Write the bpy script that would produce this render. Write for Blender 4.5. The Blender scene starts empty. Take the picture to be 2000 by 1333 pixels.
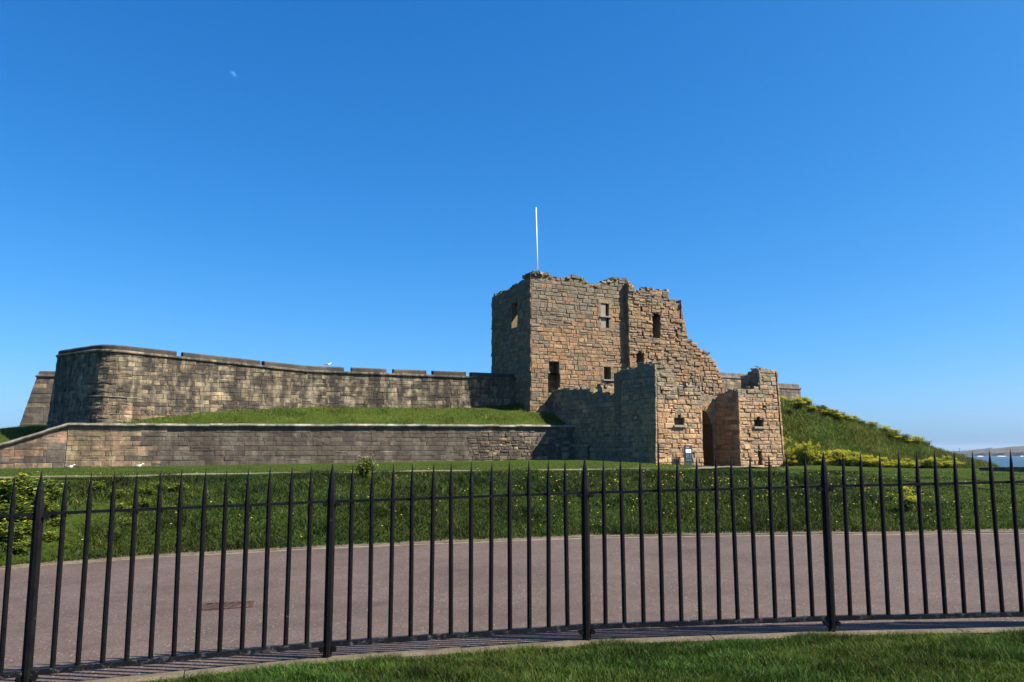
import bpy, math, random
import numpy as np
from mathutils import Vector

random.seed(7)
rng = np.random.default_rng(7)
SC = bpy.context.scene
COL = SC.collection
E0 = 1.6                                   # eye height above the lawn

# ------------------------------------------------------------------ camera
F, CX, CY, HOR = 1614.0, 1000.0, 666.5, 880.0
PITCH = math.atan((HOR - CY) / F)
cd = bpy.data.cameras.new('camera')
cd.sensor_width = 22.3
cd.lens = 22.3 * F / 2000.0
cd.clip_start = 0.1
cd.clip_end = 60000
cam = bpy.data.objects.new('camera', cd)
COL.objects.link(cam)
cam.location = (0, 0, E0)
cam.rotation_euler = (math.pi / 2 + PITCH, 0, 0)
SC.camera = cam

# ------------------------------------------------------------------ sky, sun, exposure
SUN_EL, SUN_PHI = math.radians(46), math.radians(14)
S = Vector((math.cos(SUN_EL) * math.cos(SUN_PHI), -math.cos(SUN_EL) * math.sin(SUN_PHI), math.sin(SUN_EL)))
w = bpy.data.worlds.new('World')
SC.world = w
w.use_nodes = True
nt = w.node_tree
nt.nodes.clear()
sky = nt.nodes.new('ShaderNodeTexSky')
sky.sky_type = 'NISHITA'
sky.sun_disc = False
sky.sun_elevation = SUN_EL
sky.sun_rotation = math.atan2(S.x, S.y)
sky.altitude = 30
sky.air_density = 0.7
sky.dust_density = 1.2
sky.ozone_density = 6.0
EXPO = 1.45
# the camera's colour rendering of a deep blue sky: one response per channel, the same everywhere in the sky
sepc = nt.nodes.new('ShaderNodeSeparateColor')
comb = nt.nodes.new('ShaderNodeCombineColor')
nt.links.new(sky.outputs[0], sepc.inputs[0])
for i_, (pw, gn) in enumerate(((1.82, .0505), (.99, .166), (.71, .322))):
    p1 = nt.nodes.new('ShaderNodeMath')
    p1.operation = 'POWER'
    p1.inputs[1].default_value = pw
    p2 = nt.nodes.new('ShaderNodeMath')
    p2.operation = 'MULTIPLY'
    p2.inputs[1].default_value = gn / 2 ** EXPO * 10
    nt.links.new(sepc.outputs[i_], p1.inputs[0])
    nt.links.new(p1.outputs[0], p2.inputs[0])
    nt.links.new(p2.outputs[0], comb.inputs[i_])
bg = nt.nodes.new('ShaderNodeBackground')
bg.inputs['Strength'].default_value = 0.1
out = nt.nodes.new('ShaderNodeOutputWorld')
nt.links.new(comb.outputs[0], bg.inputs['Color'])
nt.links.new(bg.outputs[0], out.inputs['Surface'])
ld = bpy.data.lights.new('sun', 'SUN')
ld.energy = 5.0
ld.angle = math.radians(0.5)
ld.color = (1.0, 0.91, 0.78)
sun = bpy.data.objects.new('sun', ld)
COL.objects.link(sun)
sun.location = (60, -30, 60)
sun.rotation_euler = S.to_track_quat('Z', 'Y').to_euler()
vs = SC.view_settings
vs.view_transform = 'Standard'
vs.look = 'None'
vs.exposure = EXPO
vs.gamma = 1.0
vs.use_curve_mapping = False


# ------------------------------------------------------------------ helpers
def ray(x, y):
    vx, vz = (x - CX) / F, (CY - y) / F
    c, s = math.cos(PITCH), math.sin(PITCH)
    return (vx, c - s * vz, s + c * vz)


def atY(x, y, Y):
    r = ray(x, y)
    k = Y / r[1]
    return Vector((r[0] * k, Y, r[2] * k + E0))


def onroad(x, y):                          # photograph point on the tilted road plane
    r = ray(x, y)
    k = -1.615 / (r[2] - 0.024 * r[0])
    return Vector((r[0] * k, r[1] * k, r[2] * k + E0))


def interp(x, xs, ys):
    return float(np.interp(x, xs, ys))


def sst(t):
    t = np.clip(t, 0, 1)
    return t * t * (3 - 2 * t)


def tag(o, label=None, cat=None, group=None, kind=None):
    if label: o['label'] = label
    if cat: o['category'] = cat
    if group: o['group'] = group
    if kind: o['kind'] = kind
    return o


def empty(name, loc, label, cat, group=None):
    o = bpy.data.objects.new(name, None)
    o.empty_display_size = 0.3
    COL.objects.link(o)
    o.location = loc
    return tag(o, label, cat, group)


def wloc(o):
    l = Vector(o.location)
    while o.parent:
        o = o.parent
        l += Vector(o.location)
    return l


def add(name, verts, faces, m, parent=None, origin=None, cols=None, smooth=False):
    """one mesh object; verts in world space, stored relative to its origin"""
    v = np.asarray(verts, dtype=float)
    if origin is None:
        origin = v.mean(axis=0)
        origin[2] = v[:, 2].min()
    origin = np.asarray(origin, dtype=float)
    me = bpy.data.meshes.new(name)
    me.from_pydata((v - origin).tolist(), [], faces)
    if cols is not None:
        a = me.color_attributes.new('Col', 'FLOAT_COLOR', 'POINT')
        c = np.ones((len(v), 4), dtype=np.float32)
        c[:, :3] = cols
        a.data.foreach_set('color', c.ravel())
    if smooth:
        me.polygons.foreach_set('use_smooth', [True] * len(me.polygons))
    if m: me.materials.append(m)
    o = bpy.data.objects.new(name, me)
    COL.objects.link(o)
    if parent is not None:
        o.parent = parent
        o.location = Vector(origin) - wloc(parent)
    else:
        o.location = origin
    return o


class MB:
    def __init__(s):
        s.v, s.f, s.c = [], [], []

    def put(s, vs, fs, col=None):
        b = len(s.v)
        s.v += [tuple(p) for p in vs]
        s.f += [tuple(i + b for i in f) for f in fs]
        if col is not None: s.c += [col] * len(vs)

    def box(s, c, ax, ay, az, col=None):    # centre and three half-vectors
        c, ax, ay, az = Vector(c), Vector(ax), Vector(ay), Vector(az)
        vs = [c + sx * ax + sy * ay + sz * az for sz in (-1, 1) for sx, sy in ((-1, -1), (1, -1), (1, 1), (-1, 1))]
        s.put(vs, [(0, 3, 2, 1), (4, 5, 6, 7), (0, 1, 5, 4), (1, 2, 6, 5), (2, 3, 7, 6), (3, 0, 4, 7)], col)

    def tube(s, pts, rad, n=8, cap=True, col=None):
        rings = []
        pts = [Vector(p) for p in pts]
        for i, p in enumerate(pts):
            d = (pts[min(i + 1, len(pts) - 1)] - pts[max(i - 1, 0)]).normalized()
            a = d.orthogonal().normalized() if abs(d.z) > .9 else d.cross(Vector((0, 0, 1))).normalized()
            b = d.cross(a)
            r = rad[i] if hasattr(rad, '__len__') else rad
            rings.append([p + r * (math.cos(2 * math.pi * k / n) * a + math.sin(2 * math.pi * k / n) * b) for k in range(n)])
        vs = [q for r in rings for q in r]
        fs = [(i * n + k, i * n + (k + 1) % n, (i + 1) * n + (k + 1) % n, (i + 1) * n + k) for i in range(len(pts) - 1) for k in range(n)]
        if cap:
            fs += [tuple(range(n))[::-1], tuple((len(pts) - 1) * n + k for k in range(n))]
        s.put(vs, fs, col)

    def build(s, name, m, parent=None, origin=None, smooth=False):
        return add(name, s.v, s.f, m, parent, origin, s.c if s.c else None, smooth)


# ------------------------------------------------------------------ materials
def newmat(name, rough=0.9):
    m = bpy.data.materials.new(name)
    m.use_nodes = True
    n = m.node_tree.nodes
    b = n['Principled BSDF']
    b.inputs['Roughness'].default_value = rough
    b.inputs['Specular IOR Level'].default_value = 0.25
    return m, m.node_tree, b


def nd(t, typ, **kw):
    n = t.nodes.new(typ)
    for k, v in kw.items():
        if k in n.inputs: n.inputs[k].default_value = v
        else: setattr(n, k, v)
    return n


def pos(t, scale=(1, 1, 1)):
    g = nd(t, 'ShaderNodeNewGeometry')
    mp = nd(t, 'ShaderNodeMapping')
    mp.inputs['Scale'].default_value = scale
    t.links.new(g.outputs['Position'], mp.inputs['Vector'])
    return mp.outputs[0]


def noise(t, vec, scale, detail=4, rough=0.55):
    n = nd(t, 'ShaderNodeTexNoise', Scale=scale, Detail=detail, Roughness=rough)
    t.links.new(vec, n.inputs['Vector'])
    return n.outputs['Fac']


def ramp(t, fac, stops, interp='LINEAR'):
    r = nd(t, 'ShaderNodeValToRGB')
    r.color_ramp.interpolation = interp
    el = r.color_ramp.elements
    while len(el) < len(stops): el.new(0.5)
    for e, (p, c) in zip(el, stops):
        e.position = p
        e.color = (c, c, c, 1) if not hasattr(c, '__len__') else (*c, 1)
    t.links.new(fac, r.inputs[0])
    return r.outputs[0]


def mix(t, a, b, fac, mode='MIX'):
    n = nd(t, 'ShaderNodeMix', data_type='RGBA', blend_type=mode)
    for s, v in ((n.inputs[0], fac), (n.inputs[6], a), (n.inputs[7], b)):
        if hasattr(v, 'is_linked'): t.links.new(v, s)
        elif hasattr(v, '__len__'): s.default_value = (*v, 1)
        else: s.default_value = v
    return n.outputs[2]


def bump(t, b, h, strength, dist):
    n = nd(t, 'ShaderNodeBump', Strength=strength, Distance=dist)
    t.links.new(h, n.inputs['Height'])
    t.links.new(n.outputs[0], b.inputs['Normal'])


def stone_mat(name, relief, streak=0.0, grey=0.0):
    m, t, b = newmat(name, 0.95)
    a = nd(t, 'ShaderNodeAttribute', attribute_name='Col')
    p = pos(t)
    c = mix(t, a.outputs['Color'], ramp(t, noise(t, p, 2.2, 6), [(0.25, 0.55), (0.5, 1.0), (0.75, 1.3)]), 1.0, 'MULTIPLY')
    c = mix(t, c, ramp(t, noise(t, p, 14, 6, 0.7), [(0.3, 0.6), (0.5, 1.0), (0.7, 1.3)]), 0.8, 'MULTIPLY')
    if grey:
        c = mix(t, c, (0.135, 0.125, 0.1), ramp(t, noise(t, p, 0.35, 5), [(0.48, 0.0), (0.62, grey)]))
    if streak:
        ps = pos(t, (1, 1, 0.12))
        f = ramp(t, noise(t, ps, 0.75, 7, 0.7), [(0.38, 1.0), (0.47, 0.6), (0.56, 0.0)])
        c = mix(t, c, (0.03, 0.026, 0.021), mix(t, (0, 0, 0), f, streak))
        f2 = ramp(t, noise(t, p, 0.85, 7, 0.7), [(0.4, 0.95), (0.48, 0.5), (0.56, 0.0)])
        c = mix(t, c, (0.035, 0.031, 0.026), mix(t, (0, 0, 0), f2, streak))
        f3 = ramp(t, noise(t, pos(t, (1, 1, .3)), 1.6, 6, 0.7), [(0.52, 0.0), (0.66, 0.55)])
        c = mix(t, c, (0.3, 0.25, 0.165), mix(t, (0, 0, 0), f3, streak if streak >= 1 else .2))
    t.links.new(c, b.inputs['Base Color'])
    bump(t, b, noise(t, p, 5.5, 9, 0.72), 1.0, relief)
    return m


M = {}
M['sandstone'] = stone_mat('weathered_sandstone', 0.16, 0.0, 0.35)
M['ashlar'] = stone_mat('sooty_ashlar', 0.05, 1.0)
M['ashlar_low'] = stone_mat('grey_ashlar', 0.05, 0.6, 0.4)
m, t, b = newmat('lime_mortar')
c = ramp(t, noise(t, pos(t), 6, 6), [(0.3, (0.1, 0.07, 0.042)), (0.7, (0.2, 0.145, 0.09))])
t.links.new(c, b.inputs['Base Color'])
bump(t, b, noise(t, pos(t), 9, 8), 1.0, 0.08)
M['mortar'] = m

m, t, b = newmat('grass_blades', 0.65)
b.inputs['Specular IOR Level'].default_value = 0.12
a = nd(t, 'ShaderNodeAttribute', attribute_name='Col')
t.links.new(a.outputs['Color'], b.inputs['Base Color'])
tr = nd(t, 'ShaderNodeBsdfTranslucent')
t.links.new(a.outputs['Color'], tr.inputs['Color'])
mx = nd(t, 'ShaderNodeMixShader', Fac=0.3)
t.links.new(b.outputs[0], mx.inputs[1])
t.links.new(tr.outputs[0], mx.inputs[2])
t.links.new(mx.outputs[0], t.nodes['Material Output'].inputs['Surface'])
M['blade'] = m

m, t, b = newmat('turf', 0.95)
p = pos(t)
c = ramp(t, noise(t, p, 0.35, 8, 0.7), [(0.3, (0.024, 0.042, 0.007)), (0.55, (0.046, 0.072, 0.011)), (0.75, (0.068, 0.088, 0.018))])
c = mix(t, c, ramp(t, noise(t, p, 9, 6, 0.7), [(0.3, 0.5), (0.7, 1.35)]), 1.0, 'MULTIPLY')
t.links.new(c, b.inputs['Base Color'])
bump(t, b, noise(t, p, 14, 8, 0.7), 1.0, 0.12)
b.inputs['Specular IOR Level'].default_value = 0.03
M['turf'] = m

m, t, b = newmat('red_brown_tarmac', 0.85)
p = pos(t)
c = ramp(t, noise(t, p, 48, 5, 0.85), [(0.28, (0.013, 0.009, 0.008)), (0.44, (0.056, 0.041, 0.035)), (0.56, (0.093, 0.07, 0.06)), (0.67, (0.18, 0.145, 0.125)), (0.77, (0.32, 0.28, 0.24))])
c = mix(t, c, ramp(t, noise(t, p, 0.5, 6, 0.65), [(0.32, 0.72), (0.5, 1.0), (0.68, 1.18)]), 1.0, 'MULTIPLY')
c = mix(t, c, ramp(t, noise(t, p, 4.5, 6, 0.75), [(0.3, 0.75), (0.5, 1.0), (0.7, 1.15)]), 1.0, 'MULTIPLY')
v = nd(t, 'ShaderNodeTexVoronoi', Scale=11.0)
t.links.new(p, v.inputs['Vector'])
c = mix(t, c, (0.32, 0.28, 0.23), ramp(t, v.outputs['Distance'], [(0.07, 0.8), (0.12, 0.0)]))
t.links.new(c, b.inputs['Base Color'])
bump(t, b, noise(t, p, 90, 3, 0.7), 0.9, 0.012)
M['road'] = m

m, t, b = newmat('worn_concrete', 0.9)
p = pos(t)
c = ramp(t, noise(t, p, 4, 8, 0.7), [(0.3, (0.035, 0.027, 0.017)), (0.48, (0.085, 0.07, 0.047)), (0.7, (0.13, 0.112, 0.08))])
c = mix(t, c, ramp(t, noise(t, p, 60, 4), [(0.3, 0.7), (0.7, 1.2)]), 1.0, 'MULTIPLY')
t.links.new(c, b.inputs['Base Color'])
bump(t, b, noise(t, p, 40, 6), 0.8, 0.015)
M['concrete'] = m

m, t, b = newmat('pale_gravel', 0.95)
p = pos(t)
c = ramp(t, noise(t, p, 8, 8, 0.75), [(0.3, (0.09, 0.075, 0.05)), (0.7, (0.18, 0.155, 0.11))])
t.links.new(c, b.inputs['Base Color'])
M['gravel'] = m

m, t, b = newmat('black_iron_paint', 0.42)
p = pos(t)
b.inputs['Specular IOR Level'].default_value = 0.18
c = mix(t, (0.0018, 0.002, 0.0025), (0.045, 0.05, 0.055), ramp(t, noise(t, p, 22, 8, 0.75), [(0.62, 0.0), (0.7, 1.0)]))
c = mix(t, c, (0.1, 0.035, 0.015), ramp(t, noise(t, p, 13, 8, 0.75), [(0.7, 0.0), (0.74, 0.8)]))
t.links.new(c, b.inputs['Base Color'])
t.links.new(ramp(t, noise(t, p, 15, 5), [(0.3, 0.45), (0.7, 0.7)]), b.inputs['Roughness'])
bump(t, b, noise(t, p, 45, 6), 0.5, 0.004)
M['iron'] = m
m, t, b = newmat('worn_iron_paint', 0.5)
p = pos(t)
c = mix(t, (0.004, 0.0045, 0.006), (0.1, 0.105, 0.105), ramp(t, noise(t, p, 16, 9, 0.8), [(0.53, 0.0), (0.66, 1.0)]))
c = mix(t, c, (0.07, 0.025, 0.012), ramp(t, noise(t, p, 9, 8, 0.75), [(0.63, 0.0), (0.7, 0.8)]))
t.links.new(c, b.inputs['Base Color'])
bump(t, b, noise(t, p, 45, 6), 0.5, 0.004)
M['worn_iron'] = m

m, t, b = newmat('rusty_iron', 0.8)
c = ramp(t, noise(t, pos(t), 30, 6), [(0.3, (0.022, 0.011, 0.008)), (0.7, (0.07, 0.036, 0.026))])
t.links.new(c, b.inputs['Base Color'])
M['rust'] = m


def flat(name, col, rough=0.7, var=0.15, scale=8):
    m, t, b = newmat(name, rough)
    c = mix(t, col, ramp(t, noise(t, pos(t), scale, 5), [(0.3, 1 - var), (0.7, 1 + var)]), 1.0, 'MULTIPLY')
    t.links.new(c, b.inputs['Base Color'])
    return m


M['white_paint'] = flat('white_paint', (0.78, 0.78, 0.76), 0.4, 0.06)
M['dark'] = flat('painted_shade', (0.02, 0.017, 0.015), 0.95)  # near-black colour standing in for shade below the drain slats
M['timber'] = flat('dark_timber', (0.03, 0.022, 0.018), 0.8, 0.3, 3)
M['sign_frame'] = flat('sign_grey', (0.03, 0.038, 0.045), 0.5, 0.1)
M['sign_blue'] = flat('sign_teal', (0.006, 0.022, 0.036), 0.45, 0.1)
M['sign_white'] = flat('sign_white', (0.75, 0.78, 0.8), 0.5, 0.05)
M['sign_print'] = flat('sign_print', (0.12, 0.18, 0.23), 0.5, 0.05)
M['feather'] = flat('gull_white', (0.75, 0.75, 0.74), 0.7, 0.05)
M['feather_grey'] = flat('gull_grey', (0.12, 0.13, 0.15), 0.7, 0.1)
M['slate'] = flat('grey_panel', (0.19, 0.175, 0.145), 0.8, 0.2, 3)
M['hill_grass'] = M['turf']

m, t, b = newmat('sea_water', 0.5)
p = pos(t, (0.012, 0.03, 0.03))
c = ramp(t, noise(t, pos(t, (0.0015, 0.006, 1)), 1.0, 5), [(0.35, (0.006, 0.04, 0.075)), (0.65, (0.01, 0.065, 0.11))])
t.links.new(c, b.inputs['Base Color'])
bump(t, b, noise(t, p, 6, 8, 0.7), 1.0, 3.0)
M['sea'] = m
m, t, b = newmat('far_fields', 0.95)
p = pos(t, (0.004, 0.01, 0.03))
v = nd(t, 'ShaderNodeTexVoronoi', Scale=1.2)
t.links.new(p, v.inputs['Vector'])
c = ramp(t, v.outputs['Color'], [(0.0, (0.014, 0.022, 0.014)), (0.35, (0.024, 0.038, 0.018)), (0.6, (0.05, 0.04, 0.032)), (0.85, (0.022, 0.034, 0.018))], 'CONSTANT')
c = mix(t, c, ramp(t, noise(t, pos(t), 0.02, 6), [(0.35, 0.5), (0.65, 1.3)]), 1.0, 'MULTIPLY')
t.links.new(c, b.inputs['Base Color'])
M['far'] = m
M['far_cliff'] = flat('far_cliff', (0.022, 0.021, 0.021), 0.95, 0.3, 0.02)
M['foam'] = flat('surf_foam', (0.8, 0.8, 0.8), 0.9, 0.1, 0.05)
# the moon: only the sun lights it and the blue air in front of it shows through
m, t, b = newmat('moon_rock', 1.0)
t.nodes.remove(b)
df = nd(t, 'ShaderNodeBsdfDiffuse')
c = ramp(t, noise(t, pos(t, (0.02, 0.02, 0.02)), 1.0, 4), [(0.35, (0.012, 0.03, 0.04)), (0.65, (0.04, 0.07, 0.08))])
t.links.new(c, df.inputs['Color'])
tp = nd(t, 'ShaderNodeBsdfTransparent')
ads = nd(t, 'ShaderNodeAddShader')
t.links.new(df.outputs[0], ads.inputs[0])
t.links.new(tp.outputs[0], ads.inputs[1])
t.links.new(ads.outputs[0], t.nodes['Material Output'].inputs['Surface'])
M['moon'] = m

# ------------------------------------------------------------------ terrain
FAR_EDGE = [onroad(x, y) for x, y in [(-500, 1185), (5, 1112), (300, 1089), (640, 1071), (1145, 1051), (1600, 1045), (2000, 1042), (2500, 1040)]]
FX = [q.x for q in FAR_EDGE]
FY = [q.y for q in FAR_EDGE]
POSTS = [onroad(x, y) for x, y in [(50, 1347), (639, 1287), (1146, 1252), (1625, 1235)]]


def ext(a, b_, n=1):
    d = (b_ - a)
    return b_ + d * n


rot = lambda v_, an: Vector((v_.x * math.cos(an) - v_.y * math.sin(an), v_.x * math.sin(an) + v_.y * math.cos(an), v_.z))
P_R1 = POSTS[-1] + rot(POSTS[-1] - POSTS[-2], -0.06)
P_R2 = P_R1 + rot(P_R1 - POSTS[-1], -0.08)
P_L1 = POSTS[0] + rot(POSTS[0] - POSTS[1], 0.09)
P_L2 = P_L1 + rot(P_L1 - POSTS[0], 0.09)
POSTS = [P_L2, P_L1] + POSTS + [P_R1, P_R2]
PX = [q.x for q in POSTS]
PY = [q.y for q in POSTS]


def zroad(X):
    return E0 - 1.615 + 0.024 * np.clip(X, -8, 12)


for q in POSTS: q.z = float(zroad(q.x))


def hground(X, Y):
    X = np.asarray(X, float)
    Y = np.asarray(Y, float)
    yf = np.interp(X, FX, FY)
    zr = zroad(X)
    bw = np.interp(X, [-12, 5, 9, 14], [6.5, 7.0, 10, 16])
    crest = E0 + np.interp(X, [-30, -8, 0, 8, 14, 30], [-0.75, -0.66, -0.62, -0.6, -0.8, -1.15])
    foot_y = np.interp(X, [-60, -37, 6, 9, 12, 20, 26, 34, 50], [66, 69.5, 80.5, 76, 70, 73, 76, 64, 60])
    foot_z = E0 + np.interp(X, [-60, -45, -37, 6, 9, 12, 16, 22, 28, 34, 60], [-1.9, -1.62, -1.42, -0.86, -1.0, -1.28, -1.52, -1.52, -1.35, -1.62, -1.65])
    t = (Y - yf - .35) / bw
    z = np.where(t < 0, zr, zr + (crest - zr) * np.sin(np.clip(t, 0, 1) * math.pi / 2) ** 0.85)
    t2 = np.clip((Y - yf - bw) / np.maximum(foot_y - yf - bw, 1), 0, 1)
    z = np.where(t > 1, crest + (foot_z - crest) * t2, z)
    # grassy mound behind the gate
    zm = E0 + np.interp(X, [18, 24, 28.4, 30.8, 32.7, 35.4, 38.2, 41.4, 43.6, 46.3, 48.5, 50.7, 56], [5.0, 5.3, 5.1, 4.8, 4.35, 3.3, 2.2, 1.0, .2, -.85, -1.9, -3.0, -5.5])
    tm = sst((Y - 77.5) / 10.5) * sst((X - 21) / 3)
    z = z + np.maximum(zm - z, np.where(X > 44, -4, 0)) * tm
    back = np.clip((Y - 90) / 30, 0, 1)
    z = z - back * np.where(X > 34, 10, 0) * sst((X - 34) / 6)
    drop = sst((X - 0.565 * Y) / 20) * sst((Y - 61) / 3)
    z = z - 27 * drop
    z = z - 28 * sst((Y - 130) / 60) - 28 * sst((X - 95) / 40) - 28 * sst((-X - 140) / 60)
    # small unevenness away from the road
    g = np.clip(t * 3, 0, 1)
    z = z + g * np.where(t > .92, .008, .035) * (np.sin(X * 2.1 + 1.3 * np.sin(Y * 0.9)) + np.sin(Y * 1.7 + X * .6))
    return z


xs = np.unique(np.concatenate([np.arange(-220, -40, 6), np.arange(-40, 60, 0.8), np.arange(60, 200, 6)]))
ys = np.unique(np.concatenate([np.arange(-40, 4, 4), np.arange(4, 32, 0.5), np.arange(32, 120, 1.3), np.arange(120, 230, 6)]))
GX, GY = np.meshgrid(xs, ys)
GZ = hground(GX, GY)
near = GY < np.interp(GX, FX, FY) + .36
GZ = np.where(near, GZ - 0.02, GZ)
nx, ny = len(xs), len(ys)
V = np.stack([GX, GY, GZ], -1).reshape(-1, 3)
fc = [(j * nx + i, j * nx + i + 1, (j + 1) * nx + i + 1, (j + 1) * nx + i) for j in range(ny - 1) for i in range(nx - 1)]
ground = tag(add('ground', V, fc, M['turf'], origin=(0, 0, 0), smooth=True), 'green lawn and grassy bank in front of the castle', kind='structure')

# sea
sea = tag(add('sea', [(-6000, -600, E0 - 25), (12000, -600, E0 - 25), (12000, 14000, E0 - 25), (-6000, 14000, E0 - 25)], [(0, 1, 2, 3)], M['sea'], origin=(0, 0, E0 - 25)),
          'blue sea beyond the lawn', kind='structure')

# road
v_, f_ = [], []
rx = np.concatenate([np.arange(-14, 20, 0.4)])
for X in rx:
    ya = np.interp(X, PX, PY)
    yb = np.interp(X, FX, FY)
    for k in range(5):
        yy = ya - 0.02 + (yb + 0.02 - ya) * k / 4
        v_.append((X, yy, float(zroad(X)) + 0.004))
for i in range(len(rx) - 1):
    for k in range(4):
        a_ = i * 5 + k
        f_.append((a_, a_ + 5, a_ + 6, a_ + 1))
tag(add('road', v_, f_, M['road'], origin=(0, 10, 0)), 'reddish brown tarmac road behind the railings', kind='structure')


def kerb(name, xs_, ys_, off0, off1, h, seg, label):
    """row of kerb stones along a plan curve, each stone a part"""
    e = bpy.data.objects.new(name, None)
    COL.objects.link(e)
    tag(e, label, kind='structure')
    path = [Vector((x, y, 0)) for x, y in zip(xs_, ys_)]
    for i in range(len(path) - 1):
        a, b_ = path[i], path[i + 1]
        L = (b_ - a).length
        n = max(1, round(L / seg))
        for k in range(n):
            p0 = a.lerp(b_, k / n)
            p1 = a.lerp(b_, (k + 1) / n)
            d = (p1 - p0).normalized()
            nn = Vector((d.y, -d.x, 0))
            hh = h + random.uniform(-.006, .006)
            pts = []
            for q, s_ in ((p0, .004), (p1, -.004)):
                q = q + d * s_
                z0 = float(zroad(q.x))
                jw = random.uniform(-.012, .012)
                for o_, zz in ((off0, -.12), (off1 + jw, -.12), (off1 + jw, hh - .015), (off1 - .02 + jw, hh), (off0 + .02, hh), (off0, hh - .015)):
                    r_ = q + nn * o_
                    pts.append((r_.x, r_.y, z0 + zz))
            fs = [(j, (j + 1) % 6, 6 + (j + 1) % 6, 6 + j) for j in range(6)] + [(5, 4, 3, 2, 1, 0), (6, 7, 8, 9, 10, 11)]
            add('kerb_stone', pts, fs, M['concrete'], e)
    return e


fy2 = list(np.linspace(-9, 14, 24))
kerb('kerb', fy2, [float(np.interp(x, FX, FY)) + .06 for x in fy2], -.4, .09, .035, 0.95, 'pale stone kerb along the far side of the road')
kerb('kerb', PX, PY, -.05, .12, .012, 1.1, 'concrete edging strip under the iron railings')

# grit washed along the far gutter
v_, f_ = [], []
gx = np.arange(-9, 14, .12)
for i, X in enumerate(gx):
    yb = float(np.interp(X, FX, FY)) - .02
    wd = .07 + .07 * abs(math.sin(X * 1.7) * math.sin(X * .63 + 1)) + random.uniform(0, .06)
    z_ = float(zroad(X)) + .009
    v_ += [(X, yb, z_ + .004), (X, yb - wd, z_ - .002)]
for i in range(len(gx) - 1): f_.append((i * 2, i * 2 + 1, i * 2 + 3, i * 2 + 2))
tag(add('gutter_grit', v_, f_, M['gravel'], origin=(2, 15, 0)), 'thin line of brown grit along the far gutter', kind='stuff')

# ------------------------------------------------------------------ iron railings
IRON = M['iron']
fence = empty('iron_railing', POSTS[3], 'black painted iron railings with spear topped bars along the road', 'railing')
FH = 1.5


def spear(r, h0, h1, taper, k1=1.06):
    """square bar with a long tapering point"""
    vs, fs = [], []
    prof = [(h0, r), (h1 - taper, r), (h1 - taper + .012, r * k1), (h1 - taper * .45, r * .66), (h1 - .02, r * .16), (h1, r * .05)]
    for z, q in prof:
        b_ = q * .35
        for x, y in ((q, -b_), (q, b_), (b_, q), (-b_, q), (-q, b_), (-q, -b_), (-b_, -q), (b_, -q)):
            vs.append((x * .8, y * .8, z))
    for i in range(len(prof) - 1):
        for k in range(8):
            fs.append((i * 8 + k, i * 8 + (k + 1) % 8, i * 8 + 8 + (k + 1) % 8, i * 8 + 8 + k))
    fs += [tuple(range(7, -1, -1)), tuple(len(prof) * 8 - 8 + k for k in range(8))]
    return vs, fs


def shared(name, vs, fs, m):
    me = bpy.data.meshes.new(name)
    me.from_pydata(vs, [], fs)
    me.materials.append(m)
    return me


bar_me = shared('bar', *spear(.0225, .115, 1.525, .27), IRON)
post_me = shared('post', *spear(.043, -.1, 1.54, .28, 1.0), IRON)
for i, q in enumerate(POSTS):
    d = (POSTS[min(i + 1, len(POSTS) - 1)] - POSTS[max(i - 1, 0)])
    an = math.atan2(d.y, d.x) + math.pi / 4 * 0
    o = bpy.data.objects.new('post', post_me)
    COL.objects.link(o)
    o.parent = fence
    o.location = q - fence.location
    o.rotation_euler = (0, 0, an)
    dn = Vector((math.cos(an), math.sin(an), 0))
    nn = Vector((-dn.y, dn.x, 0))
    for hz in (1.245, .105):                # clamp lugs where the rails meet the post
        for sg in (-1, 1):
            mb = MB()
            mb.tube([q + dn * sg * .05 + nn * .03 + Vector((0, 0, hz - .03)), q + dn * sg * .05 - nn * .03 + Vector((0, 0, hz - .03))], .021, 8)
            mb.build('clamp', IRON, fence)
    if i < len(POSTS) - 1:
        r_ = POSTS[i + 1]
        for hz, hw, hh in ((1.235, .014, .011), (.115, .021, .02)):
            mb = MB()
            a, b_ = q + Vector((0, 0, hz)), r_ + Vector((0, 0, hz))
            n = 8
            prev = None
            for k in range(n):               # slightly uneven hand-forged rail
                p0, p1 = a.lerp(b_, k / n), a.lerp(b_, (k + 1) / n)
                dd = (p1 - p0) / 2
                mb.box((p0 + p1) / 2 + Vector((0, 0, random.uniform(-.0015, .0015))), dd * 1.0, Vector((-dd.y, dd.x, 0)).normalized() * hw, Vector((0, 0, hh)))
            mb.build('rail', IRON if hz > 1 else M['worn_iron'], fence)
        for k in range(1, 13):
            p0 = q.lerp(r_, (k + 0.0) / 13)
            o = bpy.data.objects.new('bar', bar_me)
            COL.objects.link(o)
            o.parent = fence
            o.location = p0 - fence.location + Vector((0, 0, random.uniform(-.006, .006)))
            o.rotation_euler = (random.uniform(-.008, .008), random.uniform(-.008, .008), an + random.uniform(-.05, .05))

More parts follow.
